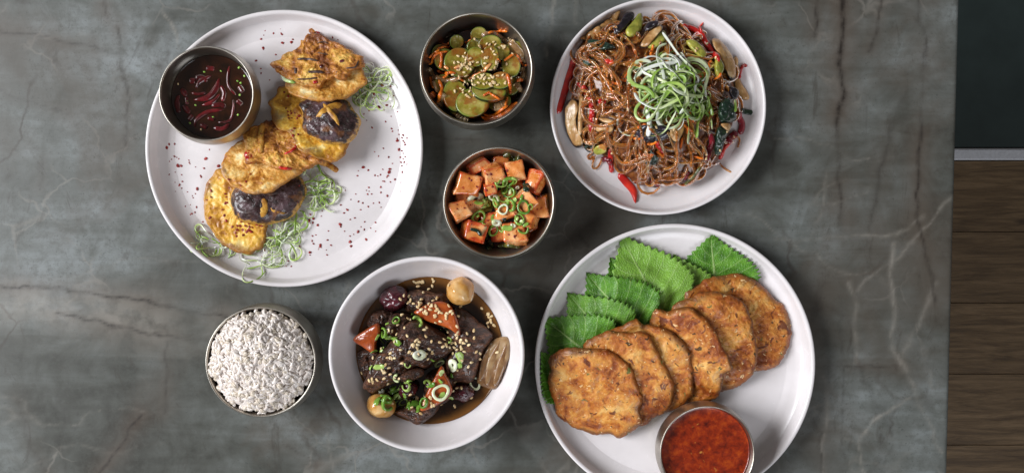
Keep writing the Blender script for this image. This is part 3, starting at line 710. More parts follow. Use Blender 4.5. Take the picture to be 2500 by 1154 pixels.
for i, (pts, nm, mt, th, h, lab) in enumerate(FR):
    if mt == 'cap': V, F, at, bt = slab(PXS(pts, h), th, 110, 26, dome=.005, edge=.4, lump=.0020, lfreq=70, fine=.0010, ffreq=300, rag=.03, seed=40 + i, under=.3, ridged=True)
    elif 'mixed' not in mt: V, F, at, bt = slab(PXS(pts, h), th * .85, 140, 32, dome=.0004, edge=.06, lump=.0012, lfreq=70, fine=.0014, ffreq=360, rag=.06, seed=40 + i, under=.4)
    else: V, F, at, bt = slab(PXS(pts, h), th * .85, 180, 36, dome=.0004, edge=.07, lump=.0030, lfreq=95, fine=.0024, ffreq=320, rag=.10, seed=40 + i, under=.4)
    V = drop(V, bt, .36, .95, .0008, (.4, .35, .25, .2, .3, .3, .3, .25)[i])
    fobj.append(mk(nm, V, F, MAT[mt], attrs=at, label=lab, cat='fritter', raster=True, k=4))
def on_surface(pts, h, lift, n=16):
    P = catmull(PXS(pts, h), n); z = blurH(1)[cell(P[:, 0], P[:, 1])]; return np.column_stack([P, z + lift])
def bit(parent, name, pts, h, wpx, th, mat, lift=.0004, n=16, taper=.2, sides=8, raster=False, wprof=None, **kw):
    P = on_surface(pts, h, lift, n); w = S(h, wpx) / 2
    if wprof is not None: w = w * np.interp(np.linspace(0, 1, n), np.linspace(0, 1, len(wprof)), wprof)
    V, F, at = tube(P, w, th / 2, sides, taper=taper); at['t'] = np.abs(at['x'])
    return mk(name, V, F, MAT[mat], parent, at, raster=raster, k=3, **kw)
# cross cuts on the mushrooms, pepper strips and browned bits in the batter
bit(fobj[5], 'cross_cut', Zc([(1075, 445), (1180, 380), (1290, 310), (1400, 250)]), .045, 22, .0024, 'batter', -.0007, wprof=[.3, 1, 1.1, .8])
bit(fobj[5], 'cross_cut', Zc([(1165, 250), (1260, 370), (1330, 450), (1390, 560)]), .045, 15, .0024, 'batter', -.0005, wprof=[.5, 1, .9, .3])
bit(fobj[1], 'cross_cut', Zb([(640, 330), (645, 420), (625, 520)]), .028, 24, .0024, 'batter', -.0008, wprof=[.7, 1, .8])
bit(fobj[1], 'cross_cut', Zb([(700, 420), (760, 460), (850, 480)]), .028, 12, .0018, 'batter', -.0009, wprof=[.6, 1, .3])
bit(fobj[3], 'pepper_strip', Zc([(200, 880), (240, 950), (260, 1040)]), .034, 22, .004, 'chili_red', -.0022)
bit(fobj[3], 'pepper_strip', Zc([(1120, 1000), (1230, 1050), (1345, 1130)]), .028, 17, .005, 'mixed_fried', -.001)
bit(fobj[3], 'pepper_strip', Zc([(640, 1090), (720, 1110), (800, 1105)]), .034, 8, .003, 'chili_red', 0)
bit(fobj[3], 'pepper_strip', Zc([(690, 920), (780, 880), (860, 800)]), .034, 7, .003, 'chili_red', -.0004)
bit(fobj[3], 'batter_ridge', Zc([(370, 490), (360, 640), (380, 780), (370, 920)]), .036, 16, .005, 'mixed_fried', -.0004)
bit(fobj[7], 'pepper_strip', Za([(600, 100), (625, 140), (660, 200)]), .04, 16, .004, 'mixed_fried', .0)
bit(fobj[7], 'pepper_strip', Za([(665, 150), (720, 180)]), .04, 8, .003, 'chili_red', .0003, 8)
bit(fobj[7], 'pepper_strip', Za([(690, 840), (750, 825)]), .044, 9, .003, 'chili_red', .0, 8)
bit(fobj[7], 'pepper_strip', Za([(760, 600), (790, 640)]), .046, 9, .002, 'chili_dark', .0, 8)
bit(fobj[7], 'pepper_strip', Za([(1000, 560), (1060, 540)]), .046, 7, .002, 'chili_dark', .0, 8)
for q, w in (([(460, 525), (600, 525), (735, 550)], 6), ([(620, 700), (720, 695), (810, 700)], 8), ([(460, 640), (465, 720)], 7), ([(1080, 645), (1200, 630), (1235, 540)], 4), ([(700, 310), (780, 290), (850, 320)], 3), ([(480, 790), (600, 790), (740, 770)], 4), ([(720, 440), (850, 465)], 3)):
    bit(fobj[7], 'scallion_bit', Za(q), .046, w, .0016, 'purple_bit', .0001, 12)
bit(fobj[7], 'scallion_bit', Za([(270, 720), (340, 800), (480, 845)]), .043, 9, .0022, 'shred', .0006, 12)
# ------------------------------------------------------------------ dipping sauce with red chili
cx, cy, R, zt = b_dip
liquid('soy_dipping_sauce', cx, cy, R * .888, .0205, zt - .020, MAT['soy'], 'dark soy dipping sauce filling the steel bowl by the fritters', 'sauce')
Zd = lambda p: zp(380, 100, 4.44, p)
hl = zt - .019
for q, w, wp in (([(400, 640), (560, 612), (645, 520), (690, 395)], 13, [.3, 1, 1.1, .35]), ([(430, 520), (480, 435), (610, 370)], 11, [.4, 1, .4]), ([(490, 700), (620, 655), (695, 570)], 10, [.4, 1, .4]), ([(430, 945), (432, 860), (560, 770), (740, 740)], 10, [.4, 1, .9, .5]),
              ([(835, 620), (842, 720), (800, 860), (660, 885)], 7, [.4, 1, .9, .4]), ([(800, 265), (780, 380), (790, 490), (870, 590)], 6, None), ([(270, 510), (335, 600)], 13, [.6, 1, .6]), ([(325, 600), (340, 690)], 8, None), ([(285, 690), (370, 785)], 13, [.5, 1, .6]), ([(360, 430), (430, 430)], 12, None), ([(235, 640), (240, 780)], 9, None),
              ([(380, 560), (460, 575), (550, 560)], 6, None), ([(875, 640), (940, 690)], 10, None), ([(560, 830), (640, 850)], 9, None), ([(420, 400), (500, 390), (560, 440)], 10, None), ([(700, 480), (740, 560), (720, 660)], 9, None), ([(600, 700), (700, 690), (760, 720)], 10, None), ([(400, 800), (350, 860)], 11, None), ([(620, 940), (720, 950), (800, 900)], 9, None), ([(900, 480), (950, 560)], 11, None), ([(540, 290), (640, 300)], 10, None), ([(250, 580), (220, 680), (260, 780)], 9, None), ([(480, 900), (560, 940)], 10, None)):
    bit(None, 'chili_slice', Zd(q), hl, w * 1.35, .004, 'chili_dark', -.0006, 18, .2, wprof=wp, label='dark red chili slice floating in the soy dipping sauce', cat='chili', group='chili slices in the soy sauce')
MAT['green_bit'] = m_veg('green_scallion', ['#4f7d2a', '#7ba63f', '#a6c56a'], 200, .3, .2, .3)
MAT['seed'] = m_veg('sesame_seed', ['#b08c58', '#cdb184', '#e0cda8'], 300, .4, .1, .3, .0001)
for (x, y, w) in ((705, 325, 6), (920, 455, 10), (885, 435, 8), (525, 335, 8), (910, 585, 9), (370, 890, 8), (430, 695, 8), (340, 650, 6), (490, 960, 8), (960, 380, 9), (620, 825, 8), (890, 800, 9), (240, 465, 6), (900, 290, 9)):
    a = rs.random() * 6; dx, dy = 5 * math.cos(a), 5 * math.sin(a); X, Y = zp(380, 100, 4.44, [(x, y)])[0]
    bit(None, 'scallion_piece', [(X - dx * .6, Y - dy * .6), (X + dx * .6, Y + dy * .6)], hl, w * .55, .0018, 'green_bit' if x > 300 and y < 900 else 'seed', .0003, 6, .35, label='tiny scallion piece floating in the soy dipping sauce', cat='scallion', group='scallion bits in the soy sauce')

# ------------------------------------------------------------------ more food materials
def m_meat():
    m = Mat('braised_beef'); v = m.v(); fib = m.noise(70, 6, .68, .5, vec=m.scaled((1.0, 3.2, 1.6), v)); n = m.noise(60, 4); f = m.noise(380, 4, .65)
    base = m.ramp(fib, [(.34, C('#1c0e09', 1.2)), (.5, C('#46291b', 1.2)), (.66, C('#77492f', 1.2))]); base = m.mix(m.rng(n, .45, .7, 0, .4), base, C('#35221e', 1.2))
    m.bump(fib, .005, .9); m.bump(f, .0016, .8)
    return m.done(base, m.rng(f, .3, .7, .3, .5), coat=.5, coatr=.05)
MAT['meat'] = m_meat()
MAT['jujube'] = m_veg('dark_jujube', ['#1d070b', '#360e16', '#571a26'], 90, .25, 0, .6, .0022)
MAT['potato'] = m_veg('glazed_chestnut', ['#8a5a24', '#b48444', '#cfae7c'], 45, .22, .25, .7, .0008, spots=((25, .60, '#d8c6a4'), (60, .68, '#6e3c16')), sssr=(.006, .004, .002))
MAT['carrot'] = m_veg('braised_carrot', ['#74300f', '#934218', '#ab5824'], 60, .25, .25, .6, .0005, sssr=(.005, .002, .001))
MAT['carrot_shred'] = m_veg('raw_carrot', ['#b04c10', '#cc6516', '#dc7c24'], 90, .3, .25, .4, .0003, sssr=(.004, .002, .001))
MAT['onion_brown'] = m_veg('soaked_onion', ['#5e3a1e', '#8a6542', '#b3966e'], 26, .3, .3, .3, .0006, stretch=(1, 1.8, 1), trans=.25, sssr=(.006, .004, .003))
MAT['onion_pale'] = m_veg('pickled_onion', ['#7d5a38', '#a07e56', '#bfa47e'], 40, .22, .3, .5, .0004, stretch=(1, 4, 1), trans=.3, sssr=(.006, .004, .003))
def m_radish(name, lo, amt):
    m = Mat(name); t = m.attr('t'); n = m.noise(60, 5, .6, .3); base = m.ramp(n, [(.36, C('#c06f2c', 1.2)), (.5, C('#da8e50', 1.2)), (.64, C('#e6b07a', 1.2))])
    e = m.math('ADD', t, m.math('MULTIPLY', m.math('SUBTRACT', m.noise(110, 4), .5), 1.3)); base = m.mix(m.rng(e, lo, lo + .3, 0, amt), base, C('#b83a14', 1.15))
    base = m.mix(m.rng(m.noise(330, 2, .5, .8), .655, .69), base, C('#8f1710')); base = m.mix(m.rng(m.noise(150, 3, .6, .5), .64, .70, 0, .8), base, C('#a32818'))
    m.bump(n, .0006, .6); m.bump(m.noise(350, 3), .0005, .6)
    return m.done(base, m.rng(n, .35, .65, .16, .34), sss=.25, sssr=(.004, .002, .001), coat=.7, coatr=.07)
MAT['radish'] = m_radish('kimchi_radish', .82, .8)
MAT['radish_red'] = m_radish('chili_coated_radish', .52, .85)
MAT['dark_green'] = m_veg('wilted_dark_green', ['#0d1a14', '#182b20', '#2a4028'], 120, .22, .05, .6, .0012)
MAT['olive'] = m_veg('pickled_green_stem', ['#2d3014', '#4c4d20', '#6b6a34'], 100, .25, .1, .5, .0005)
def m_cuke():
    m = Mat('pickled_cucumber'); t = m.attr('t'); n = m.noise(80, 4)
    base = m.ramp(n, [(.36, C('#685a18', 1.1)), (.5, C('#8a7c2a', 1.1)), (.66, C('#a89a52', 1.1))])
    seeds = m.voro(260); base = m.mix(m.math('MULTIPLY', m.rng(seeds, .1, .35, .6, 0), m.rng(t, .45, .6, 1, 0)), base, C('#b6ad6a', 1.2))
    base = m.mix(m.rng(t, .80, .90, 0, .75), base, C('#66792c', 1.1)); base = m.mix(m.rng(t, .93, .98), base, C('#16240e', 1.1))
    base = m.mix(m.rng(m.noise(70, 4), .50, .62, 0, .7), base, C('#8a4214', 1.1))
    m.bump(n, .0007, .6); m.bump(m.noise(400, 3), .0003, .5)
    return m.done(base, .28, sss=.2, sssr=(.004, .004, .001), coat=.25, coatr=.08)
MAT['cuke'] = m_cuke()
def m_ring():
    m = Mat('scallion_ring'); r = m.rand(); n = m.noise(250, 3)
    base = m.ramp(m.math('ADD', m.math('MULTIPLY', r, .8), m.math('MULTIPLY', n, .2)), [(.1, C('#4f7a26', 1.1)), (.45, C('#7c9f3c', 1.1)), (.75, C('#a6bf68', 1.1)), (.95, C('#d0d8ac', 1.1))])
    return m.done(base, .25, sss=.25, sssr=(.002, .003, .001), coat=.4, coatr=.12)
MAT['ring'] = m_ring()
MAT['white_ring'] = m_veg('white_scallion', ['#b5c08c', '#d2d8b8', '#e6e8d8'], 120, .25, .3, .4, .0003, sssr=(.003, .003, .002))
MAT['rice'] = m_veg('cooked_rice', ['#dccfc6', '#e8ddd5', '#f2e9e2'], 200, .3, .15, .3, .0002, sssr=(.002, .0018, .0016), k=1.0)
def m_barley():
    m = Mat('cooked_barley'); n = m.noise(250, 4); base = m.ramp(n, [(.3, C('#cfc0ac')), (.6, C('#ded2c2')), (.8, C('#e8ded2'))]); x = m.attr('x')
    base = m.mix(m.rng(x, .5, .9), base, C('#6a5240')); return m.done(base, .4, sss=.0, sssr=(.003, .002, .0015), coat=.2)
MAT['barley'] = m_barley()
def m_noodle():
    m = Mat('glass_noodle'); n = m.noise(120, 4); base = m.ramp(n, [(.3, C('#c07a2c', 1.3)), (.55, C('#e0a450', 1.3)), (.75, C('#ecc480', 1.3))])
    base = m.mix(m.math('MULTIPLY', m.rand(), .8), base, C('#a4521a', 1.25)); m.bump(m.noise(300, 2), .0003, .4)
    return m.done(base, .10, sss=.0, coat=.45, coatr=.05, trans=.82, ior=1.34)
MAT['noodle'] = m_noodle()
MAT['noodle_mass'] = m_veg('noodle_mass', ['#3c1c0a', '#5e3214', '#7c4a20'], 160, .25, .0, .5, .002)
def m_shiitake():
    m = Mat('shiitake_flesh'); t = m.attr('t'); n = m.noise(70, 5, .6, .4)
    base = m.ramp(n, [(.3, C('#7d4f22', 1.2)), (.52, C('#b28a58', 1.2)), (.72, C('#d6bd96', 1.2))]); e = m.math('ADD', t, m.math('MULTIPLY', m.math('SUBTRACT', n, .5), .35))
    base = m.mix(m.rng(e, .86, .95), base, C('#20140e', 1.2)); m.bump(n, .0008, .7); m.bump(m.noise(400, 3), .0003, .6)
    return m.done(base, .28, sss=.15, coat=.45, coatr=.15)
MAT['shiitake'] = m_shiitake()
MAT['dark_cap'] = m_veg('dark_mushroom_skin', ['#0d0a0e', '#1b151c', '#332a34'], 110, .18, 0, .6, .001)
MAT['zuke'] = m_veg('stir_fried_zucchini', ['#6c7226', '#98963e', '#b6ac5c'], 60, .22, .25, .6, .0006, spots=((40, .63, '#a5682c'),))
MAT['pepper'] = MAT['chili_red']
MAT['pepper_dark'] = m_veg('dark_red_pepper', ['#4a0c12', '#701520', '#8f2430'], 80, .2, .1, .6, .0006)

# ------------------------------------------------------------------ small shared meshes
def ring_mesh(name, r, wall, ht, mat, sq=1.0, broken=0.0, seed=0):
    n = 22; V = []; F = []; rs = random.Random(seed)
    a0 = broken * PI
    m = n if not broken else n - 1
    for k in range(n):
        a = a0 + (2 * PI - 2 * a0) * k / (n if not broken else n - 1); w = 1 + .10 * math.sin(2 * a + seed) + .05 * math.sin(3 * a + seed * 2); c, s = math.cos(a), math.sin(a) * sq
        for (rr, z) in ((r, -ht / 2), (r * 1.02, 0), (r, ht / 2), (r - wall, ht / 2), (r - wall, -ht / 2)): V.append((rr * w * c, rr * w * s, z + .15 * ht * math.sin(a * 2 + seed)))
    for k in range(m):
        k2 = (k + 1) % n
        for q in range(5): F.append((k * 5 + q, k2 * 5 + q, k2 * 5 + (q + 1) % 5, k * 5 + (q + 1) % 5))
    if broken: F.append((0, 1, 2, 3, 4)); F.append(tuple((n - 1) * 5 + q for q in (4, 3, 2, 1, 0)))
    return mesh_of(name, V, F, mat)
RINGS = [ring_mesh('scallion_ring', .0042, .0012, .0026, MAT['ring'], sq, br, sd) for sq, br, sd in ((1, 0, 1), (.7, 0, 2), (.85, .12, 3), (.55, .25, 4), (1, .4, 5))]
WRING = [ring_mesh('scallion_ring', .0042, .0013, .0020, MAT['white_ring'], .9, 0, 6), ring_mesh('scallion_ring', .0042, .0030, .0016, MAT['white_ring'], .85, 0, 7)]
def chip_mesh(seed, mat):
    rs = random.Random(seed); P = [(-.004 + .008 * i / 5, .0006 * math.sin(i), .0007 * math.sin(i * .9 + seed)) for i in range(6)]
    V, F, at = tube(P, .0018 + .0006 * rs.random(), .0005, 8, twist=np.linspace(0, .5 * rs.random(), 6), taper=.06); at['w'] = [.4] * len(V); return mesh_of('scallion_chip', V, F, mat, at)
CHIPS = [chip_mesh(k, MAT['ring']) for k in range(4)]
def seed_mesh(k):
    V, F = ellipsoid(.0019, .00115, .00062, 10, 6); V[:, 1] *= 1 - .28 * (V[:, 0] / .0019) * (1 if k % 2 else .7); return mesh_of('sesame_seed', V, F, MAT['seed'])
SEEDS = [seed_mesh(k) for k in range(3)]
def flake_mesh(k):
    V, F = ellipsoid(.0011, .0008, .00035, 7, 4, lump=.0005, freq=900, seed=k + 1); return mesh_of('chili_flake', V, F, MAT['flake'], smooth=False)
FLAKES = [flake_mesh(k) for k in range(6)]
def lay(name, me, px, py, h, lift, sc=1.0, rot=None, tilt=0.0, rs=random, raster=0.0, **kw):
    """lay a small shared mesh on whatever is below that point"""
    x, y = PX(px, py, h); z = float(Hat(x, y)); n = normal_at(x, y)
    if tilt: n = (n + Vector(((rs.random() - .5) * 2 * tilt, (rs.random() - .5) * 2 * tilt, 0))).normalized()
    q = Vector((0, 0, 1)).rotation_difference(n).to_matrix() @ Matrix.Rotation(rot if rot is not None else rs.random() * 2 * PI, 3, 'Z')
    s = sc if isinstance(sc, tuple) else (sc, sc, sc)
    o = inst(name, me, (x, y, z + lift), q.to_euler(), s, **kw)
    if raster: radial_H(x, y, [(0, z + lift + raster), (.002 * s[0], z + lift + raster)])
    return o

# ------------------------------------------------------------------ the braised beef stew
radial_H(scx, scy, [(p[0], p[1]) for p in sprof[:12:-1]])
liquid('stew_broth', scx, scy, SR * .775, .013, .0265, MAT['broth'], 'dark brown glossy broth in the stew bowl', 'broth')
Zs = lambda p: zp(790, 610, 2.263, p)
def chunk(name, pts, h, th, mat, label, cat, group=None, tf=Zs, dome=.004, edge=.6, lump=.0042, lfreq=85, fine=.0016, rag=.05, seed=0, na=84, nr=22, tmax=.35, sink=.002, ridged=False, sag=.15, q=.93, under=.25):
    V, F, at, bt = slab(PXS(tf(pts), h), th, na, nr, dome=dome, edge=edge, lump=lump, lfreq=lfreq, fine=fine, ffreq=320, rag=rag, seed=seed, ridged=ridged, under=under)
    V = drop(V, bt, tmax, q, sink, sag); return mk(name, V, F, MAT[mat], attrs=at, label=label, cat=cat, group=group, raster=True, k=4)
def ball(name, x, y, rx, ry, rz, h, mat, label, cat, rot=0, lump=.001, freq=70, ridge=False, tf=Zs, group=None, sc=2.263, zbase=None, seed=0):
    px, py = tf([(x, y)])[0]; cx, cy = PX(px, py, h); V, F = ellipsoid(S(h, rx / sc), S(h, ry / sc), rz, 48, 28, lump, freq, seed, ridge)
    z = (Hat(cx, cy) if zbase is None else zbase); V = place(V, (cx, cy, z + rz * .62), (0, 0, rot)); mk(name, V, F, MAT[mat], attrs={'t': np.zeros(len(V))}, label=label, cat=cat, group=group, raster=True, k=3)
lvl = .0265
chunk('beef_chunk', [(430, 290), (450, 240), (520, 218), (600, 233), (672, 240), (690, 300), (600, 340), (520, 345), (450, 335)], .034, .012, 'meat', 'dark beef chunk half sunk behind the half round carrot', 'meat', 'braised beef chunks', seed=61, ridged=True)
chunk('beef_chunk', [(715, 330), (780, 335), (880, 415), (938, 480), (890, 560), (855, 650), (832, 720), (790, 748), (720, 735), (670, 640), (690, 560), (680, 470), (690, 390)], .036, .016, 'meat', 'broad smooth beef chunk between carrot and onion', 'meat', 'braised beef chunks', seed=62, lump=.003)
chunk('beef_chunk', [(185, 570), (260, 540), (330, 560), (300, 660), (240, 720), (200, 680)], .034, .012, 'meat', 'dark beef chunk below the blocky carrot by the bowl wall', 'meat', 'braised beef chunks', seed=67, ridged=True)
chunk('beef_chunk', [(250, 360), (320, 330), (400, 350), (380, 430), (320, 480), (240, 430)], .034, .012, 'meat', 'dark beef chunk between the large jujube and the blocky carrot', 'meat', 'braised beef chunks', seed=68, ridged=True)
chunk('beef_chunk', [(560, 700), (640, 660), (720, 700), (720, 800), (640, 860), (560, 820)], .034, .012, 'meat', 'dark beef chunk mostly under the triangular carrot wedge', 'meat', 'braised beef chunks', seed=69, ridged=True)
ball('jujube', 388, 268, 78, 66, .012, .036, 'jujube', 'large dark red jujube by the stew bowl wall', 'jujube', .4, .0022, 110, True, seed=1, zbase=lvl)
chunk('beef_chunk', [(338, 440), (375, 362), (430, 345), (490, 368), (490, 430), (420, 490), (345, 480)], .036, .013, 'meat', 'small shredded beef chunk beside the scallion ring', 'meat', 'braised beef chunks', seed=63, ridged=True)
chunk('carrot_block', [(165, 490), (230, 440), (310, 398), (322, 450), (300, 500), (290, 568), (220, 532)], .036, .014, 'carrot', 'blocky orange carrot piece by the stew bowl wall', 'carrot', seed=71, lump=.0006, fine=.0003, rag=.0, edge=.25, dome=.001, under=.6)
chunk('beef_chunk', [(395, 885), (470, 850), (560, 850), (645, 835), (625, 900), (560, 952), (510, 968), (450, 932), (400, 910)], .036, .014, 'meat', 'ragged brown beef chunk at the foot of the stew', 'meat', 'braised beef chunks', seed=64, ridged=True)
onion = chunk('onion_wedge', [(840, 720), (870, 610), (915, 520), (1000, 486), (1032, 510), (1026, 600), (990, 690), (950, 778), (895, 775), (855, 755)], .044, .006, 'onion_brown', 'translucent brown onion wedge lying against the stew bowl wall', 'onion', seed=72, lump=.0016, lfreq=40, fine=.0004, dome=.0005, rag=.06, edge=.35)
for q_ in ([(925, 525), (890, 620), (862, 740)], [(975, 505), (925, 630), (900, 765)], [(1012, 520), (985, 620), (942, 765)]): bit(onion, 'onion_layer', Zs(q_), .048, 20, .0016, 'onion_brown', -.0002, 18, .2, wprof=[.3, 1, .6])
ball('jujube', 768, 790, 62, 46, .010, .034, 'jujube', 'dark red jujube next to the white scallion curl', 'jujube', 0, .002, 130, True, seed=2, zbase=lvl)
ball('jujube', 468, 772, 52, 42, .010, .036, 'jujube', 'shiny dark red jujube beside the lower chestnut', 'jujube', .5, .002, 130, True, seed=3, zbase=lvl + .003)
ball('chestnut', 752, 230, 83, 84, .016, .046, 'potato', 'whole pale glazed chestnut resting against the stew bowl wall', 'chestnut', .3, .0045, 38, seed=4, zbase=lvl + .004)
ball('chestnut', 320, 862, 78, 66, .014, .042, 'potato', 'golden chestnut half under scallion rings', 'chestnut', -.3, .0045, 38, seed=5, zbase=lvl + .003)
chunk('carrot_wedge', [(655, 632), (680, 680), (702, 722), (712, 780), (645, 842), (540, 882), (568, 790), (612, 706)], .040, .009, 'carrot', 'triangular red orange carrot wedge with a white scallion ring on it', 'carrot', seed=73, lump=.0006, fine=.0003, rag=.0, edge=.2, dome=.0008, under=.6)
chunk('beef_chunk', [(212, 752), (240, 690), (290, 590), (340, 540), (400, 470), (470, 398), (545, 398), (625, 440), (742, 520), (735, 562), (660, 600), (572, 662), (530, 645), (480, 690), (420, 730), (370, 748), (330, 765), (280, 792), (240, 782)], .046, .017, 'meat', 'largest beef chunk in the middle of the stew, strewn with sesame', 'meat', 'braised beef chunks', seed=65, lump=.0055, ridged=True, na=120, nr=30)
chunk('beef_chunk', [(420, 690), (480, 655), (545, 650), (552, 690), (480, 722), (430, 715)], .044, .008, 'meat', 'thin dark beef sliver below the largest chunk', 'meat', 'braised beef chunks', seed=66, ridged=True)
chunk('carrot_half_round', [(495, 345), (560, 305), (640, 284), (700, 310), (740, 390), (752, 472), (700, 440), (620, 412), (560, 392), (520, 362)], .048, .009, 'carrot', 'half round carrot slice strewn with sesame seeds', 'carrot', seed=74, lump=.0005, fine=.0003, rag=.0, edge=.2, dome=.0015, under=.6)
rs = random.Random(11)
def sc_ring(tf, x, y, r, sc, h, kind, group, label, tilt=.35, rot=None, sq=None):
    px, py = tf([(x, y)])[0]; k = S(h, r * (1.2 if sc > 3 else 1.12) / sc) / .0042
    if kind == 'w': me = WRING[0]
    elif kind == 'd': me = WRING[1]
    elif kind == 'c': me = CHIPS[rs.randrange(4)]; k = S(h, r / sc) / .0042
    else: me = RINGS[rs.randrange(5)] if kind == 'r' else RINGS[int(kind)]
    lay('scallion_ring' if kind != 'c' else 'scallion_chip', me, px, py, h, .0014 if kind != 'c' else .001, (k, k, max(.8, min(1.3, k))), rot, tilt, rs, raster=.0008, label=label, cat='scallion', group=group)
gs = 'scallion pieces on the stew'
for (x, y, r, kd) in ((505, 378, 34, '2'), (520, 392, 28, '4'), (402, 388, 20, '0'), (352, 405, 17, 'c'), (412, 498, 32, 'c'), (398, 480, 24, 'c'), (355, 482, 30, 'c'), (318, 505, 28, '3'), (322, 548, 20, 'c'), (315, 635, 34, 'c'), (266, 643, 18, 'c'), (428, 742, 30, '1'), (455, 758, 26, '2'), (410, 700, 22, '4'),
                      (340, 825, 40, '3'), (355, 842, 38, '4'), (375, 800, 30, 'c'), (400, 815, 30, '2'), (392, 838, 34, '1'), (490, 865, 44, 'c'), (460, 868, 26, 'c'), (555, 840, 26, '0'), (755, 598, 46, 'c'), (655, 675, 20, 'c'), (648, 718, 18, 'c'), (705, 700, 20, 'c'), (575, 742, 26, '2'), (660, 438, 24, '4'), (445, 806, 18, 'c'), (300, 480, 22, 'c'), (655, 806, 32, 'c'), (470, 625, 16, '4'), (630, 640, 26, '1'), (280, 560, 24, 'c'), (335, 455, 26, '2'), (520, 880, 28, 'c'), (430, 860, 24, '1'), (600, 740, 26, 'c'), (370, 780, 26, 'c'), (300, 830, 30, 'c'), (740, 640, 30, 'c'), (600, 610, 18, 'c'), (690, 500, 16, '4'), (480, 720, 20, '3'), (700, 830, 20, 'c')):
    sc_ring(Zs, x, y, r, 2.263, .048, kd, gs, {'c': 'flat green scallion chip scattered on the stew'}.get(kd, 'thin green scallion ring scattered on the stew'))
sc_ring(Zs, 528, 580, 32, 2.263, .058, 'd', gs, 'pale round scallion disc on the largest beef chunk', .1)
sc_ring(Zs, 648, 785, 44, 2.263, .052, 'w', gs, 'large white scallion ring on the carrot wedge', .1)
sc_ring(Zs, 712, 640, 30, 2.263, .05, 'd', gs, 'pale scallion disc beside the broad beef chunk', .2)
sc_ring(Zs, 832, 752, 32, 2.263, .046, 'w', gs, 'white scallion curl between jujube and onion', .4)
sc_ring(Zs, 300, 795, 18, 2.263, .05, 'd', gs, 'small pale scallion piece over the lower chestnut', .3)
ses = []
def scatter(n, cx, cy, sx, sy, ang=0):
    for _ in range(n):
        a, b = rs.gauss(0, 1) * sx, rs.gauss(0, 1) * sy; ses.append((cx + a * math.cos(ang) - b * math.sin(ang), cy + a * math.sin(ang) + b * math.cos(ang)))
scatter(34, 635, 350, 58, 34, .5); scatter(46, 520, 540, 105, 45, -.2); scatter(14, 575, 185, 45, 16); scatter(14, 915, 375, 14, 38, -.4); scatter(14, 510, 280, 45, 22); scatter(16, 740, 490, 40, 32); scatter(16, 330, 690, 45, 45)
scatter(10, 420, 410, 40, 30); scatter(12, 780, 600, 60, 50); scatter(18, 560, 850, 70, 36); scatter(8, 700, 790, 40, 40); scatter(4, 970, 560, 20, 60)
for (x, y) in ses:
    px, py = Zs([(x, y)])[0]
    if math.hypot(px - 1041, py - 862) > 180: continue
    s = .95 + .25 * rs.random(); lay('sesame_seed', SEEDS[rs.randrange(3)], px, py, .046, .0006, s, None, .25, rs, label='pale sesame seed sprinkled on the beef stew', cat='sesame seed', group='sesame seeds on the beef stew')

# ------------------------------------------------------------------ radish kimchi
cx, cy, R, zt = b_kim
liquid('kimchi_brine', cx, cy, R * .80, .0125, .024, MAT['brine'], 'dark red brine at the bottom of the kimchi bowl', 'brine')
radial_H(cx, cy, [(0, .024), (R * .80, .024), (R * .87, .031), (R * .94, .046)], True)
Zk = lambda p: zp(1080, 350, 3.98, p)
KS = 3.98
def cube(x, y, sx, sy, rz, tx, ty, ztop, mat, label, seed, hz=None):
    px, py = Zk([(x, y)])[0]; X, Y = PX(px, py, ztop); a, b = S(ztop, sx / KS), S(ztop, sy / KS); hz = hz or .9 * min(a, b)
    V, F, at = rbox(a, b, hz, 9, .11, .0009, seed); rq = random.Random(seed); V[:, 0] *= 1 + .22 * rq.uniform(-1, 1) * V[:, 1] / b; V[:, 1] *= 1 + .22 * rq.uniform(-1, 1) * V[:, 0] / a; V[:, 0] += rq.uniform(-.3, .3) * V[:, 2]; V[:, 1] += rq.uniform(-.3, .3) * V[:, 2]; V = V + .0016 * np.stack([fbm(V * 70 + seed + q_ * 9, q_, 2) for q_ in range(3)], -1); V = place(V, (X, Y, ztop - hz / 2), (tx * 1.6 + rq.uniform(-.1, .1), ty * 1.5 + rq.uniform(-.1, .1), rz + rq.uniform(-.15, .15)))
    mk('radish_cube' if mat == 'radish' else 'kimchi_piece', V, F, MAT[mat], attrs=at, label=label, cat='kimchi', group='radish kimchi cubes in the bowl', raster=True, k=3)
kl = 'pale radish cube half hidden deep in the kimchi bowl'; kr = 'red coated radish piece half hidden deep in the kimchi bowl'
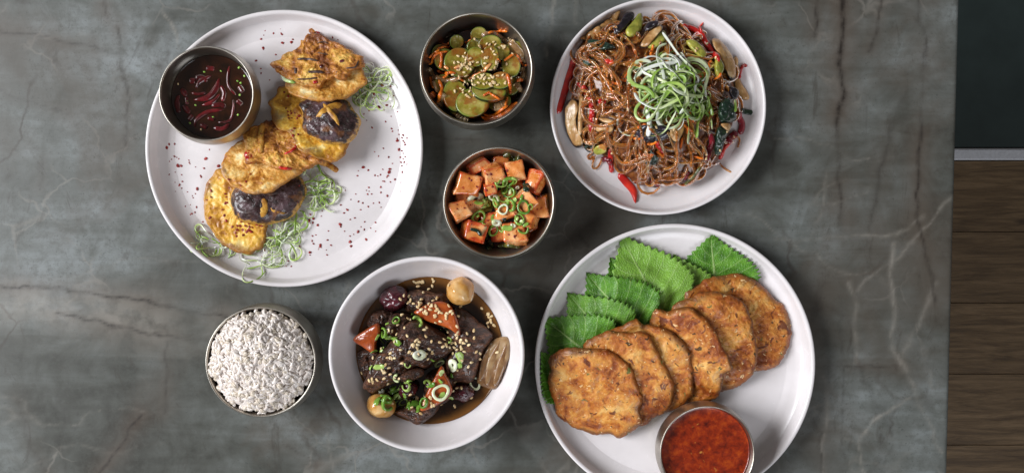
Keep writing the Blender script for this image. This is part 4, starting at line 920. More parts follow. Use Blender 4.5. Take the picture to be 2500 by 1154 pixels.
for i, (x, y, sx, sy, rz, tx, ty, z, mt) in enumerate([
    (560, 205, 160, 140, .1, .1, .1, .036, 'radish'), (215, 545, 170, 150, .2, 0, .1, .036, 'radish'), (560, 880, 180, 150, .1, .1, 0, .036, 'radish_red'), (760, 850, 170, 150, .3, 0, 0, .037, 'radish_red'), (300, 620, 190, 170, -.2, 0, .1, .038, 'radish'), (730, 400, 130, 130, .2, 0, 0, .038, 'radish'), (850, 770, 150, 160, .3, 0, -.1, .034, 'radish'), (460, 760, 180, 160, .3, 0, 0, .038, 'radish_red'), (590, 560, 200, 190, .3, .0, 0, .038, 'radish'),
    (335, 205, 215, 110, .5, .2, 0, .042, 'radish_red'), (235, 390, 235, 205, -.18, .06, .14, .050, 'radish'), (487, 300, 190, 185, .2, .1, .04, .050, 'radish'), (706, 258, 178, 190, .14, .1, -.08, .049, 'radish'), (905, 375, 150, 240, -.2, .0, -.3, .050, 'radish_red'), (170, 655, 190, 190, .25, -.05, .16, .050, 'radish'), (300, 855, 215, 190, -.3, -.1, .1, .047, 'radish_red'),
    (945, 605, 180, 185, .1, 0, -.12, .048, 'radish'), (710, 885, 215, 185, .12, -.16, 0, .051, 'radish'), (460, 440, 120, 110, .2, .1, .1, .050, 'radish_red'), (830, 735, 170, 150, -.4, -.1, -.1, .052, 'radish'), (610, 680, 200, 110, .2, -.1, 0, .053, 'radish'), (790, 560, 190, 190, -.75, .05, -.05, .056, 'radish')]):
    lb = {9: 'dark red kimchi piece lying flat against the bowl wall', 10: 'widest pale radish cube with a cluster of chili on top', 11: 'upright pale radish cube between the widest cube and a squarish one', 12: 'squarish plain orange radish cube below the olive stem', 13: 'tall red rimmed radish piece leaning on the bowl wall', 14: 'pale radish cube with red edge beside the green scallion ring',
          15: 'radish piece caked in chili paste with dark green on it', 16: 'flat radish cube touching the bowl wall beside the oval scallion ring', 17: 'radish cube below the scallion heap with red corner', 18: 'small red radish dice under the scallion heap', 19: 'diamond shaped radish piece beside the curled scallion', 20: 'narrow pale radish piece directly under the white scallion ring', 21: 'topmost tilted radish cube carrying the oval scallion ring'}
    cube(x, y, sx, sy, rz, tx, ty, z, mt, lb.get(i, kl if mt == 'radish' else kr), 80 + i)
hk = .05
for q, w, m in (([(590, 130), (640, 100), (690, 140), (760, 140)], 14, 'olive'), ([(800, 370), (815, 420), (810, 480)], 16, 'dark_green'), ([(530, 1000), (640, 990), (760, 1005)], 11, 'olive'), ([(420, 900), (460, 960), (440, 1030)], 18, 'dark_green'), ([(370, 900), (400, 850), (430, 800)], 8, 'onion_pale'), ([(270, 830), (340, 850), (380, 900)], 9, 'dark_green'), ([(600, 730), (610, 780)], 12, 'dark_green')):
    bit(None, 'kimchi_green', Zk(q), hk - .006, w, .0022, m, .001, 14, .2, raster=True, label={'olive': 'olive green pickled stem among the kimchi cubes', 'dark_green': 'dark wilted green among the kimchi cubes', 'onion_pale': 'pale onion sliver among the kimchi cubes'}[m], cat='vegetable', group='greens among the kimchi cubes')
rs = random.Random(12)
for _ in range(46):
    a = rs.random() * 6.28; r = 105 * math.sqrt(rs.random())
    lay('chili_flake', FLAKES[rs.randrange(6)], 1218 + r * math.cos(a), 494 + r * math.sin(a), .05, .0002, .9 + .7 * rs.random(), None, .2, rs, label='red chili flake stuck to the radish kimchi', cat='chili flake', group='chili flakes on the kimchi')
gk = 'scallion pieces on the kimchi'
for (x, y, r, kd) in ((400, 600, 70, 'c'), (420, 560, 55, '3'), (385, 630, 50, 'c'), (540, 400, 60, 'c'), (570, 370, 50, '4'), (640, 370, 52, '2'), (690, 355, 36, '4'), (600, 440, 45, '1'), (520, 575, 45, '3'), (545, 600, 40, 'c'), (670, 600, 48, '2'), (640, 560, 50, 'c'), (790, 622, 56, '0'), (855, 620, 34, '3'), (345, 710, 56, '0'), (365, 750, 50, '3'), (480, 720, 52, 'c'), (400, 775, 30, 'c'), (490, 845, 46, '0'), (560, 815, 40, '1'), (630, 820, 60, 'c'), (750, 740, 50, '2'), (720, 735, 34, 'c'), (790, 835, 42, '4'), (810, 790, 36, 'c'), (690, 480, 44, '4'), (590, 390, 50, 'c'), (650, 400, 46, 'c'), (450, 540, 60, 'c'), (350, 570, 54, 'c'), (520, 540, 50, 'c'), (610, 590, 50, 'c'), (430, 640, 50, 'c'), (770, 770, 40, 'c'), (335, 690, 44, 'c'), (700, 560, 44, 'c'), (770, 525, 34, 'c'), (470, 600, 44, 'c'), (590, 520, 44, '4')):
    sc_ring(Zk, x, y, r, KS, .056, kd, gk, 'green scallion chip heaped on the kimchi' if kd == 'c' else 'green scallion ring heaped on the kimchi', .3)
for (x, y, r, kd, lab) in ((310, 525, 72, 'd', 'largest pale oval scallion slice on the kimchi'), (652, 466, 52, '0', 'crisp round scallion ring crowning the kimchi heap'), (590, 640, 46, 'w', 'broken white scallion ring on the kimchi heap'), (525, 770, 42, 'd', 'small white scallion oval between kimchi cubes'), (732, 420, 20, 'd', 'tiny white scallion chip beside the crowning ring'), (500, 520, 50, 'w', 'pale scallion ring in the kimchi heap'), (690, 795, 22, 'd', 'pale scallion chip by the lower radish cube')):
    sc_ring(Zk, x, y, r, KS, .06, kd, gk, lab, .12)

# ------------------------------------------------------------------ cucumber salad
cx, cy, R, zt = b_cuc
liquid('salad_dressing', cx, cy, R * .82, .0125, .026, MAT['brine'], 'dark red dressing at the bottom of the cucumber bowl', 'dressing')
radial_H(cx, cy, [(0, .026), (R * .82, .026), (R * .87, .032), (R * .94, .046)], True)
Zu = lambda p: zp(1020, 20, 3.98, p)
def cslice(x, y, rx, ry, rz, h, tx, ty, label, seed, th=.0058, mat='cuke'):
    px, py = Zu([(x, y)])[0]; h = h + .004; X, Y = PX(px, py, h); a = np.linspace(0, 2 * PI, 14, endpoint=False)
    O = np.column_stack([S(h, rx / 3.98) * np.cos(a), S(h, ry / 3.98) * np.sin(a)]); V, F, at, bt = slab(O, th, 48, 14, dome=-.0006, edge=.10, lump=.0008, lfreq=90, fine=.0003, rag=.02, seed=seed, under=.5)
    rq = random.Random(seed); V = place(V, (X, Y, h), (tx * 1.3 + rq.uniform(-.12, .12), ty * 1.3 + rq.uniform(-.12, .12), rz)); z0 = np.quantile(Hat(V[bt, 0], V[bt, 1]) - V[bt, 2], .80); V[:, 2] += max(-.006, min(z0, .006))
    mk('cucumber_slice', V, F, MAT[mat], attrs=at, label=label, cat='cucumber', group='cucumber slices in the salad', raster=True, k=4)
cl = 'cucumber slice partly buried in the salad bowl'
CUL = {(400, 530): 'large cucumber slice under the thickest cluster of sesame seeds', (560, 470): 'small yellowish cucumber slice in the middle of the salad', (700, 490): 'upright oval cucumber slice beside the white onion wedge', (640, 720): 'thin cucumber slice under the red chili smear', (815, 710): 'pale cucumber slice under an upright carrot shred', (905, 565): 'dark green cucumber slice tilted against the onion', (360, 855): 'cucumber slice half covered by the widest round one', (545, 355): 'dark cucumber slice tucked behind the yellowish one'}
for i, (x, y, rx, ry, rz, h, tx, ty, lab) in enumerate([
    (200, 430, 90, 90, .3, .034, .2, .3, cl), (250, 760, 110, 120, .3, .036, 0, .2, cl), (800, 920, 120, 90, .2, .036, -.2, -.1, cl), (420, 1010, 110, 70, 0, .034, -.3, 0, cl), (940, 400, 90, 90, 0, .036, .0, .05, cl), (700, 330, 120, 90, .2, .037, .2, 0, cl), (360, 310, 75, 70, .3, .034, .3, .2, cl), (590, 245, 85, 80, .2, .034, .3, 0, cl), (250, 500, 110, 110, 0, .034, 0, .3, cl), (900, 740, 110, 110, 0, .034, 0, -.2, cl), (620, 880, 130, 110, 0, .034, 0, 0, cl), (500, 600, 140, 130, 0, .036, 0, 0, cl), (545, 355, 90, 75, .5, .038, .3, .1, cl), (800, 420, 95, 80, .4, .040, .1, .05, cl),
    (905, 565, 95, 120, .1, .041, -.12, .08, cl), (360, 855, 125, 165, .1, .038, -.1, .1, cl), (530, 930, 168, 148, .1, .042, -.15, 0, 'widest yellow green cucumber slice, round and fully showing'), (400, 530, 160, 150, .2, .042, .05, .15, cl), (690, 825, 175, 115, -.1, .043, -.25, 0, 'cucumber slice with bright green rim and carrot shreds on it'), (560, 470, 90, 100, .2, .046, .1, 0, cl), (700, 490, 90, 130, -.2, .046, -.08, .06, cl), (640, 720, 125, 85, .1, .046, -.1, .1, cl), (815, 710, 115, 88, .1, .047, -.1, -.15, cl)]):
    cslice(x, y, rx, ry, rz, h, tx, ty, CUL.get((x, y), lab), 120 + i)
go = 'onion strips in the cucumber salad'; gc = 'carrot shreds in the cucumber salad'
for q, w, th in (([(610, 262), (700, 250), (790, 262), (900, 330), (990, 420), (1045, 520)], 17, .003), ([(105, 560), (140, 630), (200, 680), (300, 700), (420, 680)], 12, .003), ([(735, 620), (765, 570), (775, 510)], 8, .002), ([(940, 720), (985, 770), (1010, 800)], 14, .003), ([(730, 960), (800, 950), (860, 910)], 22, .004), ([(200, 940), (230, 890), (250, 830)], 20, .006), ([(370, 1030), (430, 1070), (490, 1085)], 12, .003), ([(1010, 560), (1030, 640), (960, 700)], 16, .003), ([(140, 640), (160, 730), (190, 820)], 8, .002)):
    bit(None, 'onion_strip', Zu(q), .042, w, th, 'onion_pale', .001, 22, .15, raster=True, label='translucent onion strip in the cucumber salad', cat='onion', group=go)
for q, w in (([(870, 215), (790, 195), (680, 235)], 7), ([(225, 315), (300, 322)], 6), ([(180, 390), (240, 370), (305, 350)], 6), ([(100, 525), (190, 440), (290, 415)], 6), ([(225, 425), (228, 500), (213, 580)], 8), ([(170, 580), (260, 622), (372, 635)], 7), ([(240, 672), (300, 630)], 6), ([(200, 690), (232, 790), (188, 915)], 9), ([(112, 640), (120, 700), (150, 770)], 7), ([(125, 810), (160, 850)], 13), ([(835, 512), (935, 438)], 6), ([(955, 440), (1000, 500), (1058, 548)], 7), ([(868, 655), (890, 730), (900, 825)], 8),
             ([(638, 862), (705, 820)], 6), ([(700, 835), (800, 900)], 6), ([(615, 1050), (800, 1022), (965, 905)], 12), ([(640, 1030), (760, 1010), (880, 940)], 7), ([(390, 680), (455, 702)], 6), ([(870, 860), (850, 945)], 6), ([(100, 470), (150, 440), (210, 400)], 6), ([(960, 700), (1020, 680)], 8), ([(450, 300), (515, 298)], 5), ([(780, 510), (810, 515)], 5)):
    bit(None, 'carrot_shred', Zu(q), .046, w, .0022, 'carrot_shred', .0012, 16, .15, raster=True, label='bright orange carrot shred in the cucumber salad', cat='carrot', group=gc)
for q, w in (([(480, 672), (620, 622), (720, 535)], 9), ([(350, 580), (430, 550)], 8), ([(250, 560), (300, 590)], 7)):
    bit(None, 'chili_paste_smear', Zu(q), .05, w, .0014, 'radish_red', .0006, 14, .3, label='smear of red chili paste on the cucumber slices', cat='chili paste', group='chili paste smears on the cucumber')
cs = []; ses, keep = [], None
scatter(34, 455, 540, 60, 62, .6); scatter(16, 700, 440, 75, 70); scatter(26, 660, 700, 70, 38); scatter(22, 485, 780, 55, 60, .8); scatter(12, 780, 330, 90, 50); scatter(8, 800, 740, 70, 60)
for (x, y) in ses:
    px, py = Zu([(x, y)])[0]; lay('sesame_seed', SEEDS[rs.randrange(3)], px, py, .05, .0006, .8 + .25 * rs.random(), None, .25, rs, label='pale sesame seed sprinkled on the cucumber salad', cat='sesame seed', group='sesame seeds on the cucumber salad')

# ------------------------------------------------------------------ barley rice
cx, cy, R, zt = b_ric
def grain(kind, k):
    if kind == 'rice':
        V, F = ellipsoid(.0036 + .0003 * (k % 3), .00145, .0013, 12, 8); b = 45 + 40 * (k % 2); V[:, 1] += b * V[:, 0] ** 2 - .0003; V[:, 1] *= 1 - .1 * np.sign(V[:, 0]); return mesh_of('rice_grain', V, F, MAT['rice'])
    V, F = ellipsoid(.0030, .0021, .0016, 12, 8, lump=.0002, freq=500, seed=k); top = (np.abs(V[:, 1]) < .0003) & (V[:, 2] > 0); V[top, 2] -= .0005
    return mesh_of('barley_grain', V, F, MAT['barley'], {'x': top.astype(float)})
G = [grain('rice', k) for k in range(5)] + [grain('barley', k) for k in range(3)]
rice = thing('barley_rice', (cx, cy, .02), 'heap of white rice mixed with barley filling the steel bowl', 'rice')
rr = R * .94
def rz_(r): return zt - .004 + .020 * (1 - (r / rr) ** 2.2)
prof = [(0, .02), (rr * .6, .022), (rr * .90, .036), (rr * .965, zt - .010)] + [(rr * q, rz_(rr * q) + .0003) for q in (.93, .85, .75, .65, .5, .35, .2)] + [(0, rz_(0) + .0003)]
V, F = lathe(prof, 72, cx, cy); V[:, 2] += np.where(V[:, 2] > zt - .01, .0044 * n2(V[:, 0], V[:, 1], 80, 5, 3), 0)
o = mk('rice_mass', V, F, MAT['rice'], rice, kind='stuff')
rs = random.Random(21); spots = []
for k in range(1250):
    r = rr * math.sqrt(rs.random()) * .985; a = rs.random() * 2 * PI; x, y = cx + r * math.cos(a), cy + r * math.sin(a)
    z = rz_(r) + .0048 * float(n2(np.array([x]), np.array([y]), 80, 5, 3)[0]) - .0006 + .0022 * rs.random() ** 2
    m = G[rs.randrange(5)] if rs.random() < .78 else G[5 + rs.randrange(3)]
    sl = 20 / 1000 * 2.2 * (r / rr) ** 1.2 / rr
    n = Vector((sl * math.cos(a), sl * math.sin(a), 1)).normalized(); n = (n + Vector((rs.gauss(0, .28), rs.gauss(0, .28), 0))).normalized()
    q = Vector((0, 0, 1)).rotation_difference(n).to_matrix() @ Matrix.Rotation(rs.random() * 2 * PI, 3, 'Z'); spots.append((z, x, y, m, q, rs.choice((.8, .9, 1.0, 1.1, 1.25))))
spots.sort(key=lambda s: s[0] - rz_(math.hypot(s[1] - cx, s[2] - cy)), reverse=True)
big = spots[:300]
for (z, x, y, m, q, s) in big: inst(m.name.split('.')[0], m, (x, y, z), q.to_euler(), (s, s, s), rice)
for base in ('rice', 'barley'):
    VV = []; FF = []; n0 = 0; XX = []
    for (z, x, y, m, q, s) in spots[300:]:
        if not m.name.startswith(base): continue
        co = np.empty(len(m.vertices) * 3); m.vertices.foreach_get('co', co); co = co.reshape(-1, 3) * s @ np.array(q).T + np.array((x, y, z)); VV.append(co)
        FF += [tuple(n0 + i for i in p.vertices) for p in m.polygons]; n0 += len(co)
        if base == 'barley': a = np.empty(len(co), np.float32); m.attributes['x'].data.foreach_get('value', a); XX.append(a)
    mk(base + '_bulk', np.vstack(VV), FF, MAT[base], rice, {'x': np.concatenate(XX)} if XX else None, kind='stuff')

# ------------------------------------------------------------------ glass noodles with vegetables
nx0, ny0, nR = p2
NO = PXS([(1412, 120), (1470, 62), (1560, 38), (1640, 40), (1710, 62), (1775, 130), (1800, 210), (1795, 300), (1760, 385), (1700, 440), (1640, 455), (1570, 452), (1500, 405), (1440, 345), (1405, 270), (1398, 190)], .02)
V, F, at, bt = slab(NO, .010, 96, 26, dome=.026, edge=.5, lump=.006, lfreq=45, fine=.002, ffreq=260, rag=.05, seed=200)
V[:, 2] += .0066
noodles = thing('glass_noodles', (nx0, ny0, .0066), 'tangle of glossy brown glass noodles heaped on the white plate', 'noodles')
mk('noodle_mass', V, F, MAT['noodle_mass'], noodles, at, raster=True, k=5, kind='stuff')
NC = NO.mean(0); NRr = np.linalg.norm(NO - NC, axis=1); NA = np.arctan2(NO[:, 1] - NC[1], NO[:, 0] - NC[0]); od = np.argsort(NA); NAs, NRs = NA[od], NRr[od]
def inside(x, y): return math.hypot(x - NC[0], y - NC[1]) / float(np.interp(math.atan2(y - NC[1], x - NC[0]), NAs, NRs, period=2 * PI))
def noodle_bundle(rs, sx, sy, count, L, layer, parent, Hb, lim=1.0, a0=None):
    n = 34; ds = L / n; a = a0 if a0 is not None else rs.random() * 2 * PI; x, y = sx, sy; P = []; k0 = (rs.random() - .5) * 150; w1, p1_ = 1.5 + rs.random() * 3, rs.random() * 6
    for i in range(n):
        P.append((x, y)); a += (k0 * .6 + 45 * math.sin(w1 * i * .12 + p1_)) * ds
        if inside(x, y) > lim * .93:
            ta = math.atan2(NC[1] - y, NC[0] - x); da = (ta - a + PI) % (2 * PI) - PI; a += max(-.4, min(.4, da))
        x += math.cos(a) * ds; y += math.sin(a) * ds
    P = np.array(P); T = np.gradient(P, axis=0); T /= np.linalg.norm(T, axis=1)[:, None] + 1e-9; N = np.column_stack([-T[:, 1], T[:, 0]])
    for c in range(count):
        off = (c - (count - 1) / 2) * .0034 + rs.gauss(0, .0020); wv = (.002 + .003 * rs.random()) * np.sin(np.linspace(0, 3 + 4 * rs.random(), n) + rs.random() * 6); Q = P + N * (off + wv)[:, None] + np.array([rs.gauss(0, .001), rs.gauss(0, .001)])
        s0, s1 = int(rs.random() * 6), n - int(rs.random() * 6); Q = Q[s0:s1]
        z = Hb[cell(Q[:, 0], Q[:, 1])]; z = np.convolve(np.pad(z, 3, 'edge'), np.ones(7) / 7, 'valid') + layer + .0022 * np.sin(np.linspace(0, 5 * rs.random() + 2, len(Q)) + rs.random() * 6)
        z = np.maximum(z, .0078)
        r = .00130 + .0004 * rs.random(); V, F, at = tube(np.column_stack([Q, z]), r, r * .9, 7, taper=.03); at.pop('x'); mk('noodle', V, F, MAT['noodle'], parent, at, raster=(c % 2 == 0), k=2)
rs = random.Random(33); Hb = blurH(3)
for k in range(74):
    a = rs.random() * 2 * PI; r = math.sqrt(rs.random()) * .92; rb = float(np.interp(a, NAs, NRs, period=2 * PI)) * r
    noodle_bundle(rs, NC[0] + rb * math.cos(a), NC[1] + rb * math.sin(a), rs.choice((1, 1, 2, 2, 3)), .045 + .06 * rs.random(), .0006 + .0055 * rs.random(), noodles, Hb)
Zn5 = lambda p: zp(1340, 0, 4.44, p)
Zn6 = lambda p: zp(1600, 20, 4.44, p)
Zn7 = lambda p: zp(1340, 240, 4.275, p)
Zn8 = lambda p: zp(1600, 240, 4.44, p)
def nchunk(name, tf, pts, h, th, mat, label, cat, group, seed, **kw):
    chunk(name, pts, h, th, mat, label, cat, group, tf=tf, seed=seed, **{**dict(dome=.001, edge=.3, lump=.0012, fine=.0005, rag=.02, na=64, nr=14, sink=.0008, tmax=.45, sag=.4, q=.93), **kw})
gm = 'mushroom slices among the noodles'; gz = 'zucchini pieces among the noodles'; gg = 'dark greens among the noodles'
nchunk('zucchini_slice', Zn5, [(830, 330), (900, 240), (960, 150), (1000, 110), (1030, 130), (1035, 220), (1000, 330), (920, 400), (850, 400)], .03, .006, 'zuke', 'pale green zucchini piece beside the upright mushroom slice', 'zucchini', gz, 211)
nchunk('dark_mushroom', Zn5, [(760, 250), (830, 130), (920, 95), (945, 150), (890, 230), (810, 330), (720, 380), (700, 320)], .03, .008, 'dark_cap', 'blackish mushroom cap behind the curled pale slice', 'mushroom', gm, 212)
nchunk('zucchini_slice', Zn5, [(1060, 510), (1130, 430), (1200, 350), (1260, 320), (1280, 400), (1210, 500), (1120, 540)], .038, .006, 'zuke', 'green ridged zucchini piece beside a brown mushroom slice', 'zucchini', gz, 213)
nchunk('mushroom_slice', Zn5, [(985, 505), (1040, 400), (1130, 300), (1215, 258), (1245, 300), (1150, 420), (1060, 515)], .042, .005, 'shiitake', 'brown mushroom slice lying on the ridged zucchini', 'mushroom', gm, 214)
nchunk('mushroom_slice', Zn5, [(1035, 290), (1090, 225), (1190, 215), (1185, 262), (1110, 320), (1060, 335)], .04, .007, 'dark_cap', 'small purple black mushroom end near the zucchini', 'mushroom', gm, 215)
nchunk('zucchini_slice', Zn6, [(340, 350), (430, 328), (520, 400), (565, 490), (500, 540), (400, 450)], .038, .005, 'zuke', 'yellowish zucchini slice under the forked red pepper', 'zucchini', gz, 216)
nchunk('zucchini_slice', Zn6, [(670, 500), (730, 560), (755, 640), (720, 720), (670, 760), (640, 660)], .036, .006, 'zuke', 'green zucchini piece beside the broad mushroom slice', 'zucchini', gz, 217)
nchunk('mushroom_slice', Zn6, [(608, 345), (650, 303), (705, 308), (765, 360), (835, 450), (882, 550), (898, 650), (890, 745), (850, 785), (800, 765), (760, 680), (720, 570), (670, 480), (625, 420)], .026, .006, 'shiitake', 'broad pale mushroom slice with dark rim beside red pepper', 'mushroom', gm, 218)
nchunk('mushroom_slice', Zn7, [(168, 70), (215, 5), (280, 0), (312, 80), (290, 200), (300, 300), (335, 400), (372, 470), (330, 507), (268, 490), (205, 385), (175, 290), (163, 170)], .022, .007, 'shiitake', 'long oval mushroom slice with dark rim next to red pepper strip', 'mushroom', gm, 219)
nchunk('mushroom_slice', Zn7, [(475, 312), (560, 280), (650, 288), (675, 330), (640, 368), (560, 345), (500, 355)], .032, .006, 'shiitake', 'small brown mushroom slice tucked among noodles by red pepper', 'mushroom', gm, 220)
nchunk('mushroom_slice', Zn7, [(520, 200), (600, 205), (690, 245), (660, 275), (560, 250)], .034, .005, 'shiitake', 'whitish mushroom end peeking from noodles above a brown slice', 'mushroom', gm, 221)
nchunk('dark_mushroom', Zn7, [(890, 390), (960, 290), (1050, 300), (1180, 290), (1260, 330), (1240, 420), (1100, 475), (960, 450)], .042, .010, 'dark_cap', 'shiny black purple mushroom cap under the scallion heap', 'mushroom', gm, 222)
nchunk('mushroom_slice', Zn8, [(140, 330), (210, 290), (300, 280), (305, 350), (265, 440), (232, 495), (180, 475), (140, 410)], .044, .006, 'shiitake', 'cream coloured mushroom stem piece below the scallion heap', 'mushroom', gm, 223)
nchunk('spinach', Zn8, [(668, 190), (690, 60), (760, 0), (840, 10), (885, 150), (900, 220), (820, 262), (720, 275)], .032, .007, 'dark_green', 'crumpled dark spinach leaf beside the red pepper cluster', 'spinach', gg, 224, lump=.004, ridged=True)
nchunk('spinach', Zn8, [(650, 340), (720, 320), (785, 360), (760, 450), (715, 600), (660, 610), (635, 510)], .026, .006, 'dark_green', 'dark spinach strand hanging below the crumpled leaf', 'spinach', gg, 225, lump=.003, ridged=True)
nchunk('spinach', Zn7, [(1005, 690), (1030, 600), (1055, 535), (1110, 590), (1155, 630), (1115, 695)], .036, .005, 'dark_green', 'small dark green leaf bit beside red pepper dice', 'spinach', gg, 226, lump=.003, ridged=True)
nchunk('mushroom_slice', Zn8, [(700, 280), (800, 270), (830, 310), (800, 360), (720, 320)], .034, .005, 'shiitake', 'brown mushroom bit below the crumpled spinach leaf', 'mushroom', gm, 227)
nchunk('dark_mushroom', Zn6, [(800, 860), (860, 850), (925, 900), (900, 970), (840, 990), (800, 940)], .028, .006, 'dark_cap', 'purple grey mushroom piece beside the lower curved slice', 'mushroom', gm, 228)
nchunk('zucchini_slice', Zn7, [(490, 500), (580, 478), (600, 560), (520, 590), (470, 560)], .018, .006, 'zuke', 'olive zucchini piece at the foot of the noodle heap', 'zucchini', gz, 229)
nchunk('spinach', Zn5, [(420, 440), (470, 420), (640, 480), (720, 540), (620, 560), (500, 560), (430, 540)], .026, .005, 'dark_green', 'dark green leaf strip under the noodles near the curled mushroom', 'spinach', gg, 230, lump=.003)
nchunk('spinach', Zn5, [(360, 640), (450, 630), (500, 690), (420, 730), (360, 700)], .022, .004, 'dark_green', 'dark green scrap at the edge of the noodles near red pepper', 'spinach', gg, 231, lump=.002)
def strip(name, tf, pts, h, w, th, mat, label, cat, group=None, wp=None, lift=.001, n=20, taper=.12):
    return bit(None, name, tf(pts), h, w, th, mat, lift, n, taper, raster=True, wprof=wp, label=label, cat=cat, group=group)
strip('mushroom_slice', Zn5, [(350, 385), (430, 365), (520, 315), (620, 260), (690, 205), (740, 120), (790, 80)], .03, 20, .006, 'shiitake', 'curled pale mushroom slice leaning on the noodle plate rim', 'mushroom', gm, [.5, .9, 1, 1.1, 1.4, 1.2, .9], .002, 26)
strip('mushroom_slice', Zn6, [(905, 495), (905, 600), (910, 710), (945, 830), (1000, 920), (1050, 965)], .022, 18, .006, 'shiitake', 'long curved mushroom slice beside the broad pale one', 'mushroom', gm, [.9, .7, .8, 1.1, 1.4, 1], .002, 26)
strip('mushroom_slice', Zn7, [(345, -20), (335, 120), (332, 260), (330, 375)], .024, 13, .006, 'shiitake', 'narrow upright mushroom slice against the long oval one', 'mushroom', gm, None, .002)
gp = 'red pepper strips among the noodles'
for tf, q, w, wp, m, lab in (
    (Zn5, [(290, 600), (230, 800), (170, 1000), (100, 1210)], 19, None, 'pepper', 'straight red pepper strip lying on the bare plate'),
    (Zn7, [(300, -180), (400, -60), (450, 120), (440, 365)], 15, [.8, 1, 1, 1], 'pepper', 'bent red pepper strip beside the narrow mushroom slice'),
    (Zn7, [(750, 770), (830, 860), (910, 960), (930, 1090)], 19, [1, 1.1, 1, .3], 'pepper', 'pointed red pepper strip sticking out below the noodles'),
    (Zn7, [(645, 520), (660, 640), (680, 765)], 13, None, 'pepper', 'short red pepper strip above the pointed one'),
    (Zn7, [(560, 630), (620, 620), (660, 680)], 14, None, 'pepper_dark', 'dark red pepper strip half under the short one'),
    (Zn6, [(290, 175), (420, 205), (510, 270), (570, 370), (630, 480), (660, 610)], 14, [.8, 1, 1.1, 1, 1, .9], 'pepper', 'long forked red pepper strip by the plate rim'),
    (Zn6, [(512, 260), (505, 190), (560, 112)], 7, [1, 1, .5], 'pepper', 'short red pepper prong of the forked strip'),
    (Zn8, [(880, 90), (960, 190), (990, 270), (965, 370)], 17, None, 'pepper_dark', 'thick dark red pepper piece beside the crumpled spinach'),
    (Zn8, [(790, 490), (860, 410), (935, 345)], 19, None, 'pepper_dark', 'crumpled dark red pepper piece below the thick one'),
    (Zn8, [(575, 390), (605, 500), (580, 600), (545, 680)], 15, None, 'pepper_dark', 'dark red pepper strip left of the hanging spinach'),
    (Zn8, [(735, 650), (770, 540), (820, 480)], 12, None, 'pepper', 'glossy red pepper strip below the crumpled pieces'),
    (Zn5, [(600, 680), (640, 705), (690, 715)], 15, None, 'pepper', 'red pepper dice among noodles near the dark leaf strip'),
    (Zn5, [(540, 790), (565, 830)], 10, None, 'pepper', 'tiny red pepper dice in the thick of the noodles'),
    (Zn5, [(530, 1110), (600, 1130)], 12, None, 'pepper', 'red pepper bit beside the long oval mushroom slice'),
    (Zn7, [(1085, 840), (1120, 870), (1175, 905)], 12, None, 'pepper_dark', 'dark red pepper strip at the lower edge of the noodles'),
    (Zn7, [(1090, 480), (1140, 530), (1180, 585)], 13, None, 'pepper', 'bright red pepper curl below the black mushroom cap'),
    (Zn7, [(990, 625), (1055, 610)], 10, None, 'carrot_shred', 'orange red dice beside the small dark leaf bit'),
    (Zn6, [(950, 740), (960, 660), (1000, 590), (1040, 600)], 9, None, 'pepper', 'thin curled red strip near the plate rim'),
    (Zn8, [(330, 870), (370, 790)], 9, None, 'pepper_dark', 'wine red sliver at the lower edge of the noodles'),
    (Zn6, [(290, 620), (340, 680)], 11, None, 'pepper', 'red pepper bit beside the white scallion strands')):
    strip('pepper_strip', tf, q, .026, w, .0045, m, lab, 'pepper', gp, wp)
strip('green_strip', Zn8, [(940, 120), (1010, 135), (1080, 145)], .016, 13, .002, 'dark_green', 'flat dark green leaf strip on the plate beside the pepper', 'vegetable', gg)
strip('green_strip', Zn8, [(310, 940), (390, 860), (470, 740)], .014, 7, .002, 'olive', 'thin olive green strip lying on the plate below the noodles', 'vegetable', gg)
strip('green_strip', Zn7, [(390, 480), (440, 520), (480, 500)], .02, 16, .002, 'dark_green', 'dark green strip by the foot of the long oval mushroom', 'vegetable', gg)
gcn = 'carrot shreds among the noodles'
for i in range(26):
    a = rs.random() * 2 * PI; r = (.25 + .65 * rs.random()); px, py = 1603 + 185 * r * math.cos(a), 250 + 195 * r * math.sin(a); b = rs.random() * PI; l = 8 + 9 * rs.random(); c = rs.gauss(0, 3)
    bit(None, 'carrot_shred', [(px - l * math.cos(b), py - l * math.sin(b)), (px + c, py + c), (px + l * math.cos(b), py + l * math.sin(b))], .036, 6, .002, 'carrot_shred', .0006, 10, .2, raster=True, label='short orange carrot shred stuck among the glass noodles', cat='carrot', group=gcn)
Hb = np.maximum(blurH(3), 0)
for k in range(32):     # noodles lying over the vegetables
    px, py = rs.choice(((1470, 190), (1490, 230), (1500, 150), (1470, 260), (1520, 260), (1540, 340), (1590, 390), (1640, 400), (1670, 410), (1560, 410), (1600, 425), (1640, 430), (1540, 380), (1480, 320), (1520, 190), (1450, 200), (1440, 130), (1425, 170), (1455, 150)))
    x, y = PX(px + rs.gauss(0, 14), py + rs.gauss(0, 14), .036); noodle_bundle(rs, x, y, rs.choice((1, 1, 2, 2)), .035 + .045 * rs.random(), .0008 + .0034 * rs.random(), noodles, Hb, .97)
for q in ([(410, 380), (460, 460), (450, 560), (410, 600), (440, 630), (470, 590)], [(490, 590), (460, 700), (500, 728), (545, 670), (560, 620)]):
    P = on_surface(Zn7(q), .016, .0012, 30); V, F, at = tube(P, .0012, .0011, 7, taper=.03); at.pop('x'); mk('noodle', V, F, MAT['noodle'], noodles, at)
for q in ([(710, 700), (760, 750), (835, 800)], [(640, 620), (560, 740), (480, 760), (500, 720), (620, 720), (720, 690)], [(900, 400), (930, 450), (910, 530)]):
    P = on_surface(Zn8(q), .014, .0012, 30); V, F, at = tube(P, .0012, .0011, 7, taper=.03); at.pop('x'); mk('noodle', V, F, MAT['noodle'], noodles, at)
